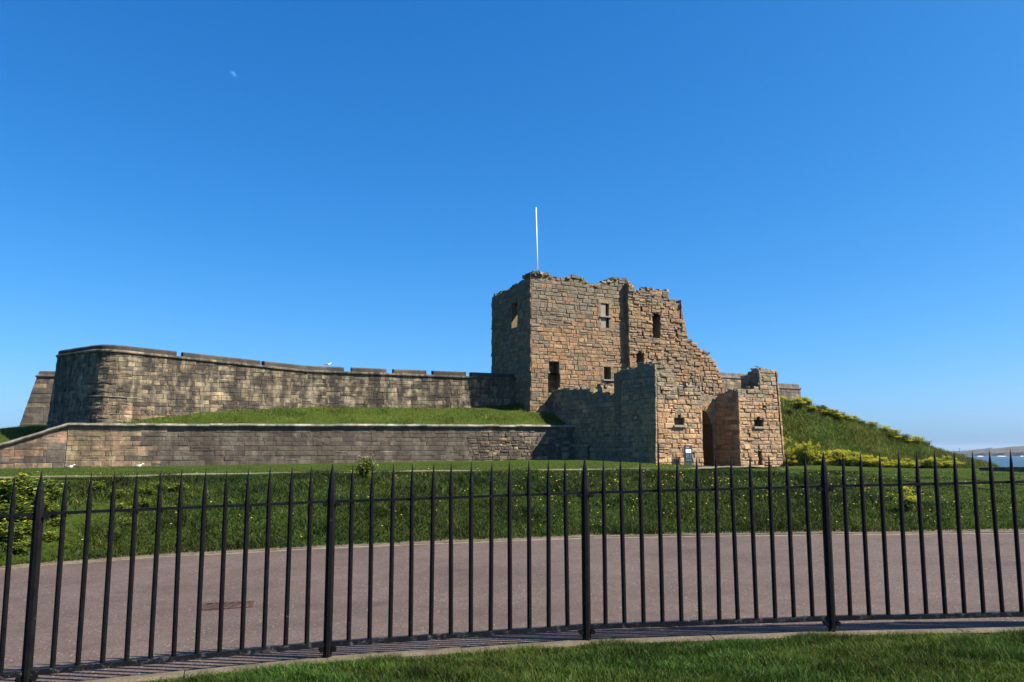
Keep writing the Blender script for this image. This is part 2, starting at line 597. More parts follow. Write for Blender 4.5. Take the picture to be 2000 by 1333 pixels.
# ------------------------------------------------------------------ masonry
class Plane:
    """vertical wall face: u along, v world height, w outwards; batter leans it back"""
    def __init__(s, o, d, batter=0.0, vref=0.0):
        s.o = Vector((o[0], o[1], 0))
        s.d = Vector((d[0], d[1], 0)).normalized()
        s.n = Vector((s.d.y, -s.d.x, 0))
        s.b, s.vr, s.skew, s.L = batter, vref, 0.0, 1.0

    def P(s, u, v, w):
        u = u - s.skew * (s.vr - v) * max(0.0, 1 - u / s.L)
        q = s.o + s.d * u + s.n * (w - s.b * (v - s.vr))
        return (q.x, q.y, v)

    def px(s, x, y):
        r = ray(x, y)
        k = s.o.dot(s.n) / (r[0] * s.n.x + r[1] * s.n.y)
        for _ in range(6):                  # follow the batter
            z = r[2] * k + E0
            k = (s.o.dot(s.n) - s.b * (z - s.vr)) / (r[0] * s.n.x + r[1] * s.n.y)
        q = Vector((r[0] * k, r[1] * k, 0)) - s.o
        return (q.dot(s.d), r[2] * k + E0)

    def nrm(s, u): return s.n


class Path:
    def __init__(s, pts, batter=0.0, vref=0.0):
        s.p = [Vector((x, y, 0)) for x, y in pts]
        s.l = [0.0]
        for a, b_ in zip(s.p, s.p[1:]): s.l.append(s.l[-1] + (b_ - a).length)
        ns = []
        for i in range(len(s.p)):
            d = (s.p[min(i + 1, len(s.p) - 1)] - s.p[max(i - 1, 0)]).normalized()
            ns.append(Vector((d.y, -d.x, 0)))
        s.ns = ns
        s.b, s.vr = batter, vref

    def seg(s, u):
        i = 0
        while i < len(s.p) - 2 and u > s.l[i + 1]: i += 1
        return i, (u - s.l[i]) / (s.l[i + 1] - s.l[i])

    def P(s, u, v, w):
        i, f = s.seg(u)
        q = s.p[i].lerp(s.p[i + 1], f) if 0 <= f <= 1 else s.p[i] + (s.p[i + 1] - s.p[i]) * f
        n = s.ns[i].lerp(s.ns[i + 1], min(max(f, 0), 1))
        q = q + n * (w - s.b * (v - s.vr))
        return (q.x, q.y, v)

    def nrm(s, u):
        i, f = s.seg(u)
        return s.ns[i].lerp(s.ns[i + 1], min(max(f, 0), 1))


def prof_fn(pr):
    pu = [p_[0] for p_ in pr]
    pv = [p_[1] for p_ in pr]
    return lambda u: float(np.interp(u, pu, pv))


class Masonry:
    def __init__(s, thing, mat):
        s.t, s.m, s.stones = thing, mat, []

    def core(s, fr, pr, v0, T, holes=(), u0=None, u1=None, step=1.5, lip=0.05, mat=None, back=True):
        pf = prof_fn(pr)
        u0 = pr[0][0] if u0 is None else u0
        u1 = pr[-1][0] if u1 is None else u1
        us = {u0, u1}
        us |= {p_[0] for p_ in pr if u0 < p_[0] < u1}
        for h in holes: us |= {h[0], h[1]}
        n = max(1, int((u1 - u0) / step))
        us |= {u0 + (u1 - u0) * k / n for k in range(n + 1)}
        us = sorted(x for x in us if u0 <= x <= u1)
        mb = MB()
        vb = v0 if callable(v0) else (lambda u: v0)

        def quad(a, b_, c_, d_): mb.put([fr.P(*a), fr.P(*b_), fr.P(*c_), fr.P(*d_)], [(0, 1, 2, 3)])
        for ua, ub in zip(us, us[1:]):
            if ub - ua < 1e-4: continue
            um = (ua + ub) / 2
            hs_ = sorted([h for h in holes if h[0] < um < h[1]], key=lambda h: h[2])
            ta, tb = pf(ua + 1e-5) - lip, pf(ub - 1e-5) - lip
            cut = [(vb(ua), vb(ub))]
            for h in hs_: cut += [(h[2], h[2]), (h[3], h[3])]
            cut.append((ta, tb))
            for k in range(0, len(cut) - 1, 2):
                (a0, b0), (a1, b1) = cut[k], cut[k + 1]
                if a1 <= a0 and b1 <= b0: continue
                quad((ua, a0, 0), (ub, b0, 0), (ub, b1, 0), (ua, a1, 0))
            quad((ua, ta, 0), (ub, tb, 0), (ub, tb, -T), (ua, ta, -T))
            thr = [h for h in hs_ if len(h) > 5 and h[5]]
            if back and not thr:
                quad((ub, vb(ub), -T), (ua, vb(ua), -T), (ua, ta, -T), (ub, tb, -T))
            elif back:
                h = thr[0]
                quad((ub, vb(ub), -T), (ua, vb(ua), -T), (ua, h[2], -T), (ub, h[2], -T))
                quad((ub, h[3], -T), (ua, h[3], -T), (ua, ta, -T), (ub, tb, -T))
        for u in (u0, u1):
            tt = pf(u) - lip
            f4 = [(u, vb(u), 0), (u, vb(u), -T), (u, tt, -T), (u, tt, 0)]
            mb.put([fr.P(*q) for q in f4], [(0, 1, 2, 3)])
        # steps where the outline jumps
        for (ua, va), (ub, vb_) in zip(pr, pr[1:]):
            pass
        for h in holes:
            D = T if (len(h) > 5 and h[5]) else h[4]
            a, b_, c_, d_ = h[:4]
            quad((a, c_, 0), (a, d_, 0), (a, d_, -D), (a, c_, -D))
            quad((b_, c_, 0), (b_, d_, 0), (b_, d_, -D), (b_, c_, -D))
            quad((a, c_, 0), (b_, c_, 0), (b_, c_, -D), (a, c_, -D))
            quad((a, d_, 0), (b_, d_, 0), (b_, d_, -D), (a, d_, -D))
            if not (len(h) > 5 and h[5]): quad((a, c_, -D), (b_, c_, -D), (b_, d_, -D), (a, d_, -D))
        return mb.build('wall', mat or M['mortar'], s.t)

    def lay(s, part, fr, pr, v0, hr, wr, proud, colfn, holes=(), u0=None, u1=None, jit=.02, gap=.008, bev=.035, ragged=.18, vtop=None, seed=0, u1fn=None):
        R = random.Random(seed * 77 + 13)
        pf = prof_fn(pr)
        u0 = pr[0][0] if u0 is None else u0
        u1 = pr[-1][0] if u1 is None else u1
        top = max(p_[1] for p_ in pr) if vtop is None else vtop
        vb = v0 if callable(v0) else (lambda u: v0)
        v = min(vb(u0), vb(u1)) - .02
        while v < top:
            h = R.uniform(*hr)
            iv = [(u0 - .04, (u1fn(v) if u1fn else u1) + .04, v, v + h)]
            for H in holes:
                nxt = []
                for a, b_, c_, d_ in iv:
                    if H[1] <= a or H[0] >= b_ or H[3] <= c_ or H[2] >= d_:
                        nxt.append((a, b_, c_, d_))
                        continue
                    if H[0] - a > .1: nxt.append((a, H[0], c_, d_))
                    if b_ - H[1] > .1: nxt.append((H[1], b_, c_, d_))
                    la, lb = max(a, H[0]), min(b_, H[1])
                    if H[2] - c_ > .12: nxt.append((la, lb, c_, H[2]))
                    if d_ - H[3] > .12: nxt.append((la, lb, H[3], d_))
                iv = nxt
            for a, b_, c_, d_ in iv:
                u = a
                while u < b_ - .02:
                    wd = R.uniform(*wr) * (1 if R.random() > .16 else .6)
                    if b_ - (u + wd) < wr[0] * .6: wd = b_ - u
                    ua, ub = u, min(u + wd, b_)
                    u = ub
                    um = (ua + ub) / 2
                    if d_ < vb(um): continue
                    tp = pf(min(max(um, pr[0][0]), pr[-1][0]))
                    if c_ > tp - .12: continue
                    ins = lambda q_: pf(min(max(q_, pr[0][0]), pr[-1][0])) > c_ + .08
                    while not ins(ub) and ub - ua > .25: ub -= .08
                    while not ins(ua) and ub - ua > .25: ua += .08
                    um = (ua + ub) / 2
                    vt = d_
                    if d_ > tp: vt = min(d_, tp + R.uniform(-.06, ragged))
                    if vt - c_ < .1: continue
                    # now and then two thin stones share the course
                    rows = [(c_, vt)]
                    if vt - c_ > hr[0] * 1.1 and R.random() < .12:
                        mid = c_ + (vt - c_) * R.uniform(.4, .6)
                        rows = [(c_, mid), (mid, vt)]
                    for ca, cb in rows:
                        s.stone(part, fr, ua, ub, ca, cb, proud, colfn, R, jit, gap, bev)
            v += h

    def stone(s, part, fr, ua, ub, va, vt, proud, colfn, R, jit, gap, bev):
        um, vm = (ua + ub) / 2, (va + vt) / 2
        w0 = R.uniform(*proud)
        if R.random() < .05 and proud[1] > .1: w0 = max(.004, proud[0] - .02)
        g = gap * R.uniform(.5, 1.6)
        be = min(bev * R.uniform(.6, 1.5), (vt - va) * .3, (ub - ua) * .3)
        cn = []
        for su, sv in ((0, 0), (1, 0), (1, 1), (0, 1)):
            cu = (ua + g if su == 0 else ub - g) + R.uniform(-jit, jit)
            cv = (va + g if sv == 0 else vt - g) + R.uniform(-jit, jit) * .7
            cn.append((cu, cv, w0 + R.uniform(-1, 1) * (proud[1] - proud[0]) * .22))
        vs = [fr.P(cu, cv, -.12) for cu, cv, _ in cn]
        vs += [fr.P(cu, cv, wv - be * .8) for cu, cv, wv in cn]
        for (cu, cv, wv) in cn:
            vs.append(fr.P(cu + (be if cu < um else -be), cv + (be if cv < vm else -be), wv))
        vs.append(fr.P(um + R.uniform(-.2, .2) * (ub - ua), vm + R.uniform(-.2, .2) * (vt - va), w0 + R.uniform(-.2, .4) * (proud[1] - proud[0])))
        fs = []
        for k in range(4):
            k2 = (k + 1) % 4
            fs += [(k, k2, 4 + k2, 4 + k), (4 + k, 4 + k2, 8 + k2, 8 + k), (8 + k, 8 + k2, 12)]
        q = Vector(vs[12])
        view = Vector((q.x, q.y, 0))
        dist = max(view.length, 1)
        face = max(0.0, -fr.nrm(um).dot(view) / dist)
        X, Y = q.x, q.y
        inside = abs(X / Y) < .625
        sc_ = (ub - ua) * (vt - va) * (face if inside else face * .02) / dist ** 2
        s.stones.append((sc_, part, vs, fs, colfn(um, vm, R)))

    def finish(s, limit=296):
        s.stones.sort(key=lambda q: -q[0])
        for sc_, part, vs, fs, col in s.stones[:limit]:
            add('stone', vs, fs, s.m, part, cols=np.tile(col, (len(vs), 1)))
        rest = s.stones[limit:]
        if rest:
            mb = MB()
            for sc_, part, vs, fs, col in rest: mb.put(vs, fs, col)
            tag(mb.build('stonework', s.m, s.t), kind='stuff')

    def rubble(s, fr, pr, T, per_m, size, colfn, seed=0, u0=None, u1=None):
        """broken core stones lying along a ruined wall head"""
        R = random.Random(seed + 5)
        pf = prof_fn(pr)
        u0 = pr[0][0] if u0 is None else u0
        u1 = pr[-1][0] if u1 is None else u1
        mb = MB()
        for _ in range(int((u1 - u0) * per_m)):
            u, w_ = R.uniform(u0, u1), -R.uniform(-.05, T)
            r = R.uniform(*size)
            c = Vector(fr.P(u, pf(u) + R.uniform(-.25, .45) * r, w_))
            vs = []
            for sz in (-1, 1):
                for sx, sy in ((-1, -1), (1, -1), (1, 1), (-1, 1)):
                    k = R.uniform(.55, 1.05)
                    vs.append(Vector((sx * r * k, sy * r * R.uniform(.55, 1.0), sz * r * R.uniform(.3, .6))))
            an, tl = R.uniform(0, 6.3), R.uniform(-.35, .35)
            out_ = []
            for p_ in vs:
                x, z = p_.x * math.cos(tl) - p_.z * math.sin(tl), p_.x * math.sin(tl) + p_.z * math.cos(tl)
                out_.append(c + Vector((x * math.cos(an) - p_.y * math.sin(an), x * math.sin(an) + p_.y * math.cos(an), z)))
            mb.put(out_, [(0, 3, 2, 1), (4, 5, 6, 7), (0, 1, 5, 4), (1, 2, 6, 5), (2, 3, 7, 6), (3, 0, 4, 7)], colfn(u, pf(u), R))
        tag(mb.build('rubble', s.m, s.t), kind='stuff')


def pick(R, pal, var=.13):
    c = R.choice(pal)
    k = R.uniform(1 - var, 1 + var)
    return tuple(x * k for x in c)


BUFF = [(.345, .232, .127), (.32, .213, .116), (.37, .254, .146), (.3, .198, .108), (.33, .21, .114), (.295, .212, .126)]
PINK = [(.31, .19, .116), (.285, .178, .11), (.335, .212, .132)]
GREY = [(.205, .174, .118), (.175, .15, .104), (.235, .2, .138), (.19, .166, .12)]
SOOT = [(.17, .143, .095), (.14, .12, .081), (.215, .18, .12), (.12, .103, .074), (.07, .061, .047), (.25, .205, .132), (.285, .235, .148)]
LOW = [(.094, .078, .061), (.11, .093, .073), (.08, .066, .053), (.1, .079, .066), (.13, .11, .083)]
YEL = [(.3, .228, .13), (.275, .213, .126), (.32, .255, .152), (.26, .182, .113), (.295, .195, .13)]

A26 = math.radians(26)
UD = Vector((math.cos(A26), math.sin(A26), 0))        # along the castle's fronts
BD = Vector((-math.sin(A26), math.cos(A26), 0))       # back into the castle

# ---- the ruined keep
KC = atY(1037, 800, 85.0)
keep = empty('castle_keep', (KC.x + 6, KC.y + 6, 4.5), 'tall ruined sandstone keep with a broken roofline and flagpole', 'castle keep')
mk = Masonry(keep, M['sandstone'])
fa = Plane(KC, UD)                                     # main front
ub_ = fa.px(1221, 640)[0]
fb = Plane(KC + UD * 0 - BD * .62, UD)                 # slightly forward front to the right
KD = 9.6
fl = Plane(KC + BD * KD, -BD)                          # shaded side, u from back to front corner
GZK = 3.6


def keepcol(u, v, R):
    patch = float(sst((v - 13.6) / 2.0) * sst((8.2 - u) / 1.5)) + float(sst((v - 17.0) / 1.5))
    g = 0.12 + .75 * min(1.0, patch) + (.3 if u < .9 else 0)
    x = R.random()
    c_ = pick(R, GREY, .12) if x < g else pick(R, PINK, .1) if x < g + .15 else pick(R, BUFF, .1)
    return tuple(q * .72 for q in c_)


def pxs(fr, L): return sorted([fr.px(x, y) for x, y in L])


def hole(fr, x0, x1, y0, y1, D=1.6, thr=False):
    a, b_ = fr.px(x0, (y0 + y1) / 2)[0], fr.px(x1, (y0 + y1) / 2)[0]
    xm = (x0 + x1) / 2
    return (a, b_, fr.px(xm, y1)[1], fr.px(xm, y0)[1], D, thr)


pra = pxs(fa, [(1037, 536), (1049, 534), (1064, 538), (1080, 543), (1096, 545), (1112, 544), (1127, 541), (1140, 548), (1150, 556), (1160, 559), (1172, 557), (1183, 551), (1200, 547), (1217, 547), (1232, 552)])
ha = [hole(fa, 1173, 1189, 593, 641, 1.3), hole(fa, 1072, 1091, 707, 730, 1.8), hole(fa, 1070, 1093, 730, 768, 1.8), hole(fa, 1179, 1193, 717, 771, 1.6), hole(fa, 1166, 1172, 752, 768, .9), hole(fa, 1065, 1068, 786, 791, .4)]
wa = mk.core(fa, pra, GZK, 1.1, ha)
mk.lay(wa, fa, pra, GZK, (.32, .56), (.42, 1.15), (.02, .095), keepcol, ha, jit=.022, bev=.045, seed=1)
prb = pxs(fb, [(1226, 551), (1233, 560), (1241, 571), (1248, 571), (1257, 566), (1275, 565), (1296, 567), (1305, 570), (1306.5, 586), (1318, 587), (1319, 584), (1330, 585), (1331, 600), (1331.6, 664), (1345, 666), (1357, 669), (1363, 680), (1377, 688), (1389, 699), (1398, 713), (1405, 727), (1410, 745), (1412, 765), (1414, 800)])
hb = [hole(fb, 1274, 1289, 618, 661, 1.7), hole(fb, 1276, 1287, 613, 618, 1.7), hole(fb, 1250.5, 1254.5, 599, 609, .8), hole(fb, 1252.5, 1256.5, 647, 657, .8), hole(fb, 1317, 1323, 645, 658, .9), hole(fb, 1242, 1257, 691, 712, 1.2), hole(fb, 1246, 1253, 687, 691, 1.2)]
wb = mk.core(fb, prb, GZK - 2, 2.2, hb)
mk.lay(wb, fb, prb, GZK - 2, (.28, .5), (.35, 1.0), (.01, .16), lambda u, v, R: keepcol(u + 9, v, R), hb, jit=.04, bev=.055, ragged=.22, seed=2)
# return face of the forward part
fr_ = Plane(KC + UD * prb[0][0] + BD * .1, -BD)
prr = [(0, prb[0][1]), (.72, prb[0][1])]
wr_ = mk.core(fr_, prr, GZK, .5)
mk.lay(wr_, fr_, prr, GZK, (.4, .6), (.4, .75), (.02, .08), keepcol, seed=3)
# shaded side
prl = [(0, fl.px(966, 579)[1])] + pxs(fl, [(970, 577), (978, 573), (986, 569), (998, 565), (1010, 558), (1020, 552), (1026, 543), (1031, 537)]) + [(KD, pra[0][1])]
prl = sorted((max(0, min(KD, a)), c) for a, c in prl)
hl = [hole(fl, 1000, 1011, 592, 640, 1.4, True)]
wl = mk.core(fl, prl, GZK - 1, 1.5, hl)
mk.lay(wl, fl, prl, GZK - 1, (.4, .65), (.5, 1.2), (.02, .14), keepcol, hl, jit=.03, bev=.05, seed=4)
# back and far side walls close the roofless keep
fk = Plane(KC + BD * KD + UD * 20.5, -UD)
prk = [(0, 12.5), (3, 14.5), (8, 14.2), (14, 16), (20.5, prl[0][1])]
wk = mk.core(fk, prk, GZK, 1.5)
mk.lay(wk, fk, prk, GZK, (.5, .8), (.8, 1.6), (.02, .12), keepcol, seed=6)
fe = Plane(KC + UD * (prb[-2][0] - .2) - BD * .55, BD)
pre = [(0, 8.2), (4, 9.5), (KD, 11.5)]
we = mk.core(fe, pre, GZK - 2, 1.5)
mk.lay(we, fe, pre, GZK - 2, (.5, .8), (.8, 1.6), (.02, .12), keepcol, seed=7)
tr_ = [p_ for p_ in prb if p_[0] < fb.px(1331, 600)[0]]
fe2 = Plane(KC + UD * (fb.px(1331, 610)[0]) - BD * .5, BD)
pre2 = [(0, fb.px(1330, 592)[1]), (4, fb.px(1330, 592)[1] - 1.0), (KD, 13.5)]
we2 = mk.core(fe2, pre2, GZK, 1.4)
mk.lay(we2, fe2, pre2, GZK, (.4, .65), (.6, 1.3), (.02, .12), keepcol, seed=8)
mk.rubble(fa, pra, 1.0, 12, (.14, .36), lambda u, v, R: pick(R, GREY + [(.085, .085, .04)]), 1)
mk.rubble(fb, prb, 2.0, 9, (.14, .34), lambda u, v, R: pick(R, GREY + PINK + [(.1, .092, .04)]), 2)
mk.rubble(fl, prl, 1.4, 10, (.16, .4), lambda u, v, R: pick(R, GREY + [(.085, .085, .04)]), 3)
mk.finish(298)


def stonecols(mb, col):
    mb.c = [tuple(x * random.uniform(.9, 1.1) for x in col) for _ in mb.v]
    return mb


def slabbox(fr, u0, u1, v0, v1, w0, w1):
    mb = MB()
    vs = [fr.P(u, v, w_) for w_ in (w0, w1) for u, v in ((u0, v0), (u1, v0), (u1, v1), (u0, v1))]
    mb.put(vs, [(0, 3, 2, 1), (4, 5, 6, 7), (0, 1, 5, 4), (1, 2, 6, 5), (2, 3, 7, 6), (3, 0, 4, 7)])
    return mb


def pset(fr, x0, x1, y0, y1):
    h = hole(fr, x0, x1, y0, y1)
    return h[0], h[1], h[2], h[3]


for i, (x0, x1, y0, y1, w0, w1, nm, mt) in enumerate([
        (1170, 1193, 618, 620.5, -.15, .22, 'transom', 'slate'), (1174, 1183, 594, 618, -.16, -.04, 'window_panel', 'slate'), (1174, 1183.5, 621, 640, -.16, -.04, 'window_panel', 'slate'),
        (1177, 1204, 742, 744.5, -.15, .22, 'transom', 'slate'), (1180, 1185, 746, 768, -.16, -.03, 'mullion', 'slate')]):
    slabbox(fa, *pset(fa, x0, x1, y0, y1), w0, w1).build(nm, M[mt], wa)
for fr3, hh3, par3 in ((fa, ha[0], wa), (fa, ha[3], wa)):
    for nm, u0_, u1_, v0_, v1_ in (('lintel', hh3[0] - .32, hh3[1] + .32, hh3[3] + .0, hh3[3] + .42), ('sill', hh3[0] - .2, hh3[1] + .2, hh3[2] - .24, hh3[2] + .02)):
        pass
        mb = slabbox(fr3, u0_, u1_, v0_, v1_, -.3, .09)
        stonecols(mb, (.23, .172, .107)).build(nm, M['sandstone'], par3)
    for sd in (0, 1):
        v = hh3[2]
        while v < hh3[3] - .1:
            v2 = min(v + random.uniform(.4, .7), hh3[3])
            wj = random.uniform(.22, .5)
            u0_, u1_ = (hh3[0] - wj, hh3[0] + .02) if sd == 0 else (hh3[1] - .02, hh3[1] + wj)
            stonecols(slabbox(fr3, u0_, u1_, v + .01, v2 - .01, -.4, random.uniform(.05, .1)), random.choice([(.23, .168, .1), (.19, .145, .092), (.21, .15, .09), (.16, .136, .095)])).build('jamb_stone', M['sandstone'], par3)
            v = v2
gr = MB()
h = ha[1]
for k in range(1, 5):
    u = h[0] + (h[1] - h[0]) * k / 5
    gr.tube([fa.P(u, ha[2][2], -.35), fa.P(u, h[3], -.35)], .016, 6)
for k in range(4):
    v = ha[2][2] + (h[3] - ha[2][2]) * (k + .6) / 4.4
    gr.tube([fa.P(ha[2][0], v, -.35), fa.P(ha[2][1], v, -.35)], .014, 6)
gr.build('window_grille', M['iron'], wa)
slabbox(fa, *pset(fa, 1072, 1079, 708, 733), -.9, -.55).build('window_panel', M['slate'], wa)

# flagpole
fp = atY(1050, 538, 86.2)
flag = empty('flagpole', fp - Vector((0, 0, .4)), 'tall slim white flagpole rising from the corner of the keep', 'flagpole')
tp_ = atY(1047, 408, 86.2)
mb = MB()
mb.tube([fp - Vector((0, 0, .5)), fp.lerp(tp_, .5), tp_], [.075, .062, .045], 10)
mb.build('pole', M['white_paint'], flag, smooth=True)
mb = MB()
mb.tube([tp_ - Vector((0, 0, .02)), tp_ + Vector((0, 0, .05)), tp_ + Vector((0, 0, .12)), tp_ + Vector((0, 0, .16))], [.04, .075, .07, .02], 10)
mb.build('finial', M['white_paint'], flag, smooth=True)
mb = MB()
mb.box(fp + Vector((.1, -.05, .5)), (.03, 0, 0), (0, .02, 0), (0, 0, .1))
mb.build('cleat', M['iron'], flag)

# ---- barbican / gate
BC = atY(1281, 908, 70.0)
barb = empty('barbican_gate', (BC.x, BC.y, .2), 'sandstone gate with two ruined flanking towers and a dark arched passage', 'castle gate')
mbn = Masonry(barb, M['sandstone'])
ff = Plane(BC, UD, .008, 0)                              # the two tower fronts share this plane
GB = -.4


def barbcol(u, v, R):
    g = .08 + .8 * float(sst((v - 4.6) / 2.6))
    x = R.random()
    if x < g: return pick(R, GREY)
    if x < g + .15: return pick(R, PINK)
    return pick(R, BUFF, .2)


prf = pxs(ff, [(1281.5, 713), (1290, 714), (1305, 717), (1310, 724), (1318, 730), (1319.5, 749), (1330, 753), (1346, 752), (1358, 756), (1367.5, 758)])
uL1 = prf[-1][0]
hf = [hole(ff, 1316, 1335, 817, 831, .9), hole(ff, 1323, 1328, 811, 817, .5), hole(ff, 1289, 1293, 762, 769, .4)]
wf = mbn.core(ff, prf, GB, 1.6, hf)
mbn.lay(wf, ff, prf, GB, (.27, .46), (.35, .95), (.02, .12), barbcol, hf, jit=.03, bev=.045, seed=11)
# left tower + linking wall, shaded side
LW = 18.4
fs_ = Plane(BC + BD * LW, -BD, .02, 0)
prs = pxs(fs_, [(1094, 761), (1108, 760), (1128, 761), (1136, 759), (1152, 760), (1156, 768), (1164, 770), (1166.5, 769), (1167.5, 754), (1173, 752), (1176, 757), (1177, 769), (1190, 769), (1197, 773), (1204, 773), (1205, 736), (1207, 728), (1215, 723), (1226, 721), (1240, 719), (1248, 713), (1256, 709), (1266, 713), (1279, 714)])
prs = [(0, prs[0][1])] + [p_ for p_ in prs if .02 < p_[0] < LW - .02] + [(LW, prf[0][1])]
hs2 = [hole(fs_, 1147, 1153, 872, 899, .8)]
ws = mbn.core(fs_, prs, GB, 1.5, hs2, u1=LW - .3)
mbn.lay(ws, fs_, prs, GB, (.32, .55), (.5, 1.2), (.02, .12), barbcol, hs2, jit=.03, bev=.045, seed=12)
# inner side of the left tower and its back
TD = 6.2
fi = Plane(BC + UD * uL1, BD)
pri = [(0, prf[-1][1]), (1.5, prf[-1][1] - .2), (3.6, prf[-1][1] - .6)]
wi = mbn.core(fi, pri, GB, 1.2, u0=.3)
mbn.lay(wi, fi, pri, GB, (.32, .55), (.5, 1.1), (.02, .1), barbcol, seed=13)
fbk = Plane(BC + UD * uL1 + BD * TD, -UD)
zz = fs_.px(1207, 728)[1]
prbk = [(0, prf[-1][1] - .8), (uL1 * .6, prf[-1][1] - .4), (uL1, zz)]
wbk = mbn.core(fbk, prbk, GB, 1.0)
# filled wall-walk inside the tower
mb = MB()
c0 = BC + UD * (uL1 / 2) + BD * 3.1
mb.box((c0.x, c0.y, (prf[-1][1] - 1.0 + GB) / 2), UD * (uL1 / 2 - .3), BD * 2.7, (0, 0, (prf[-1][1] - 1.0 - GB) / 2))
mb.build('wall_walk', M['mortar'], barb)
# right tower front
prg = pxs(ff, [(1440, 762), (1452, 760), (1468, 759), (1479.5, 758), (1482, 745), (1484, 723), (1495, 721), (1511, 722), (1512, 726), (1521, 760)])
uR0, uR1 = prg[0][0], ff.px(1520.5, 905)[0]
uRt = ff.px(1511.5, 740)[0]
prg = [p_ for p_ in prg if p_[0] <= uRt] + [(uRt + .02, ff.px(1512, 727)[1])]
prg[-1] = (uRt + .35, prg[-2][1] - .1)
hg = [hole(ff, 1472, 1490, 820, 834, .9), hole(ff, 1478, 1484, 815, 820, .5), hole(ff, 1480, 1487, 882, 909, .9), hole(ff, 1489, 1495, 793, 797, .3)]
wg = mbn.core(ff, prg, GB, 1.6, hg)
mbn.lay(wg, ff, prg, GB, (.28, .48), (.4, 1.0), (.02, .12), barbcol, hg, jit=.03, bev=.045, seed=14, u1fn=lambda v: uR1 + .055 * max(0, prg[-2][1] - v))
uR1 = prg[-1][0]
RD = 7.0
fgl = Plane(BC + UD * uR0 + BD * RD, -BD, .01, 0)       # shaded inner side of the right tower
prgl = [(0, prg[0][1] - .9), (3.8, prg[0][1] - .5), (5.6, prg[0][1] - .15), (6.4, prg[0][1]), (RD, prg[0][1])]
wgl = mbn.core(fgl, prgl, GB, 1.2, u1=RD - .3)
mbn.lay(wgl, fgl, prgl, GB, (.32, .55), (.5, 1.1), (.02, .1), barbcol, seed=15)
fgr = Plane(BC + UD * uR1, BD, .055, prg[-2][1])
prgr = [(0, prg[-2][1] - .2), (2.2, prg[-2][1] - .3), (2.6, prg[0][1] + .3), (RD, prg[0][1] - .6)]
wgr = mbn.core(fgr, prgr, GB, 1.2, u0=.3)
mbn.lay(wgr, fgr, prgr, GB, (.32, .55), (.5, 1.1), (.02, .12), barbcol, seed=16)
# raised corner turret of the right tower: shaded side and back
u48 = ff.px(1483, 740)[0]
ftl = Plane(BC + UD * u48 + BD * 2.5, -BD)
prt = [(0, ftl.px(1453, 733)[1]), (1.2, prg[-3][1] - .3), (2.0, prg[-3][1] + .15), (2.5, prg[-3][1])]
wt = mbn.core(ftl, prt, prg[0][1] - .8, uR1 - u48 - .3, u1=2.2)
mbn.lay(wt, ftl, prt, prg[0][1] - .8, (.3, .5), (.4, .9), (.02, .12), barbcol, seed=17)
mb = MB()
c0 = BC + UD * ((uR0 + uR1) / 2) + BD * (RD / 2 + .3)
zt = prg[0][1] - .7
mb.box((c0.x, c0.y, (zt + GB) / 2), UD * ((uR1 - uR0) / 2 - .4), BD * (RD / 2 - .5), (0, 0, (zt - GB) / 2))
mb.build('wall_walk', M['mortar'], barb)
# recessed arch wall and passage
fA = Plane(BC + BD * 3.1, UD)
uA1 = fA.px(1392.5, 860)[0]
uA0 = uA1 - 2.7
prA = [(uL1 - .1, fA.px(1380, 773)[1]), (uR0 + .1, fA.px(1396, 773)[1])]
zs_ = fA.px(1393, 842)[1]
za = fA.px(1365, 801)[1]
hA = []
NA = 18
for k in range(NA):
    x0, x1 = k / NA, (k + 1) / NA
    xm = (x0 + x1) / 2
    hgt = zs_ + (za - zs_) * math.sqrt(max(0, 1 - (2 * xm - 1) ** 2))
    hA.append((uA0 + (uA1 - uA0) * x0, uA0 + (uA1 - uA0) * x1, GB + .01, hgt, 5.0))
cA = MB()
pfA = prof_fn(prA)
wA = mbn.core(fA, [prA[0], (uA0, prA[0][1])], GB, 1.2)
wA2 = mbn.core(fA, [(uA1, prA[1][1]), prA[1]], GB, 1.2)
for k in range(NA):
    a, b_, c_, d_ = hA[k][:4]
    cA.put([fA.P(a, d_, 0), fA.P(b_, d_, 0), fA.P(b_, pfA(b_) - .05, 0), fA.P(a, pfA(a) - .05, 0)], [(0, 1, 2, 3)])
    d2 = hA[k + 1][3] if k < NA - 1 else zs_
    cA.put([fA.P(a, d_, 0), fA.P(b_, d_, 0), fA.P(b_, d_, -6), fA.P(a, d_, -6)], [(0, 1, 2, 3)])
    cA.put([fA.P(b_, d_, 0), fA.P(b_, d2, 0), fA.P(b_, d2, -6), fA.P(b_, d_, -6)], [(0, 1, 2, 3)])
for uu in (uA0, uA1): cA.put([fA.P(uu, GB, 0), fA.P(uu, zs_ + .01, 0), fA.P(uu, zs_ + .01, -6), fA.P(uu, GB, -6)], [(0, 1, 2, 3)])
cA.put([fA.P(prA[0][0], prA[0][1] - .05, 0), fA.P(prA[1][0], prA[1][1] - .05, 0), fA.P(prA[1][0], prA[1][1] - .05, -6), fA.P(prA[0][0], prA[0][1] - .05, -6)], [(0, 1, 2, 3)])
wA3 = cA.build('arch_wall', M['mortar'], barb)
mbn.lay(wA3, fA, prA, GB, (.36, .55), (.7, 1.3), (.02, .06), barbcol, hA, seed=18, jit=.012, gap=.008, bev=.02, ragged=.05)
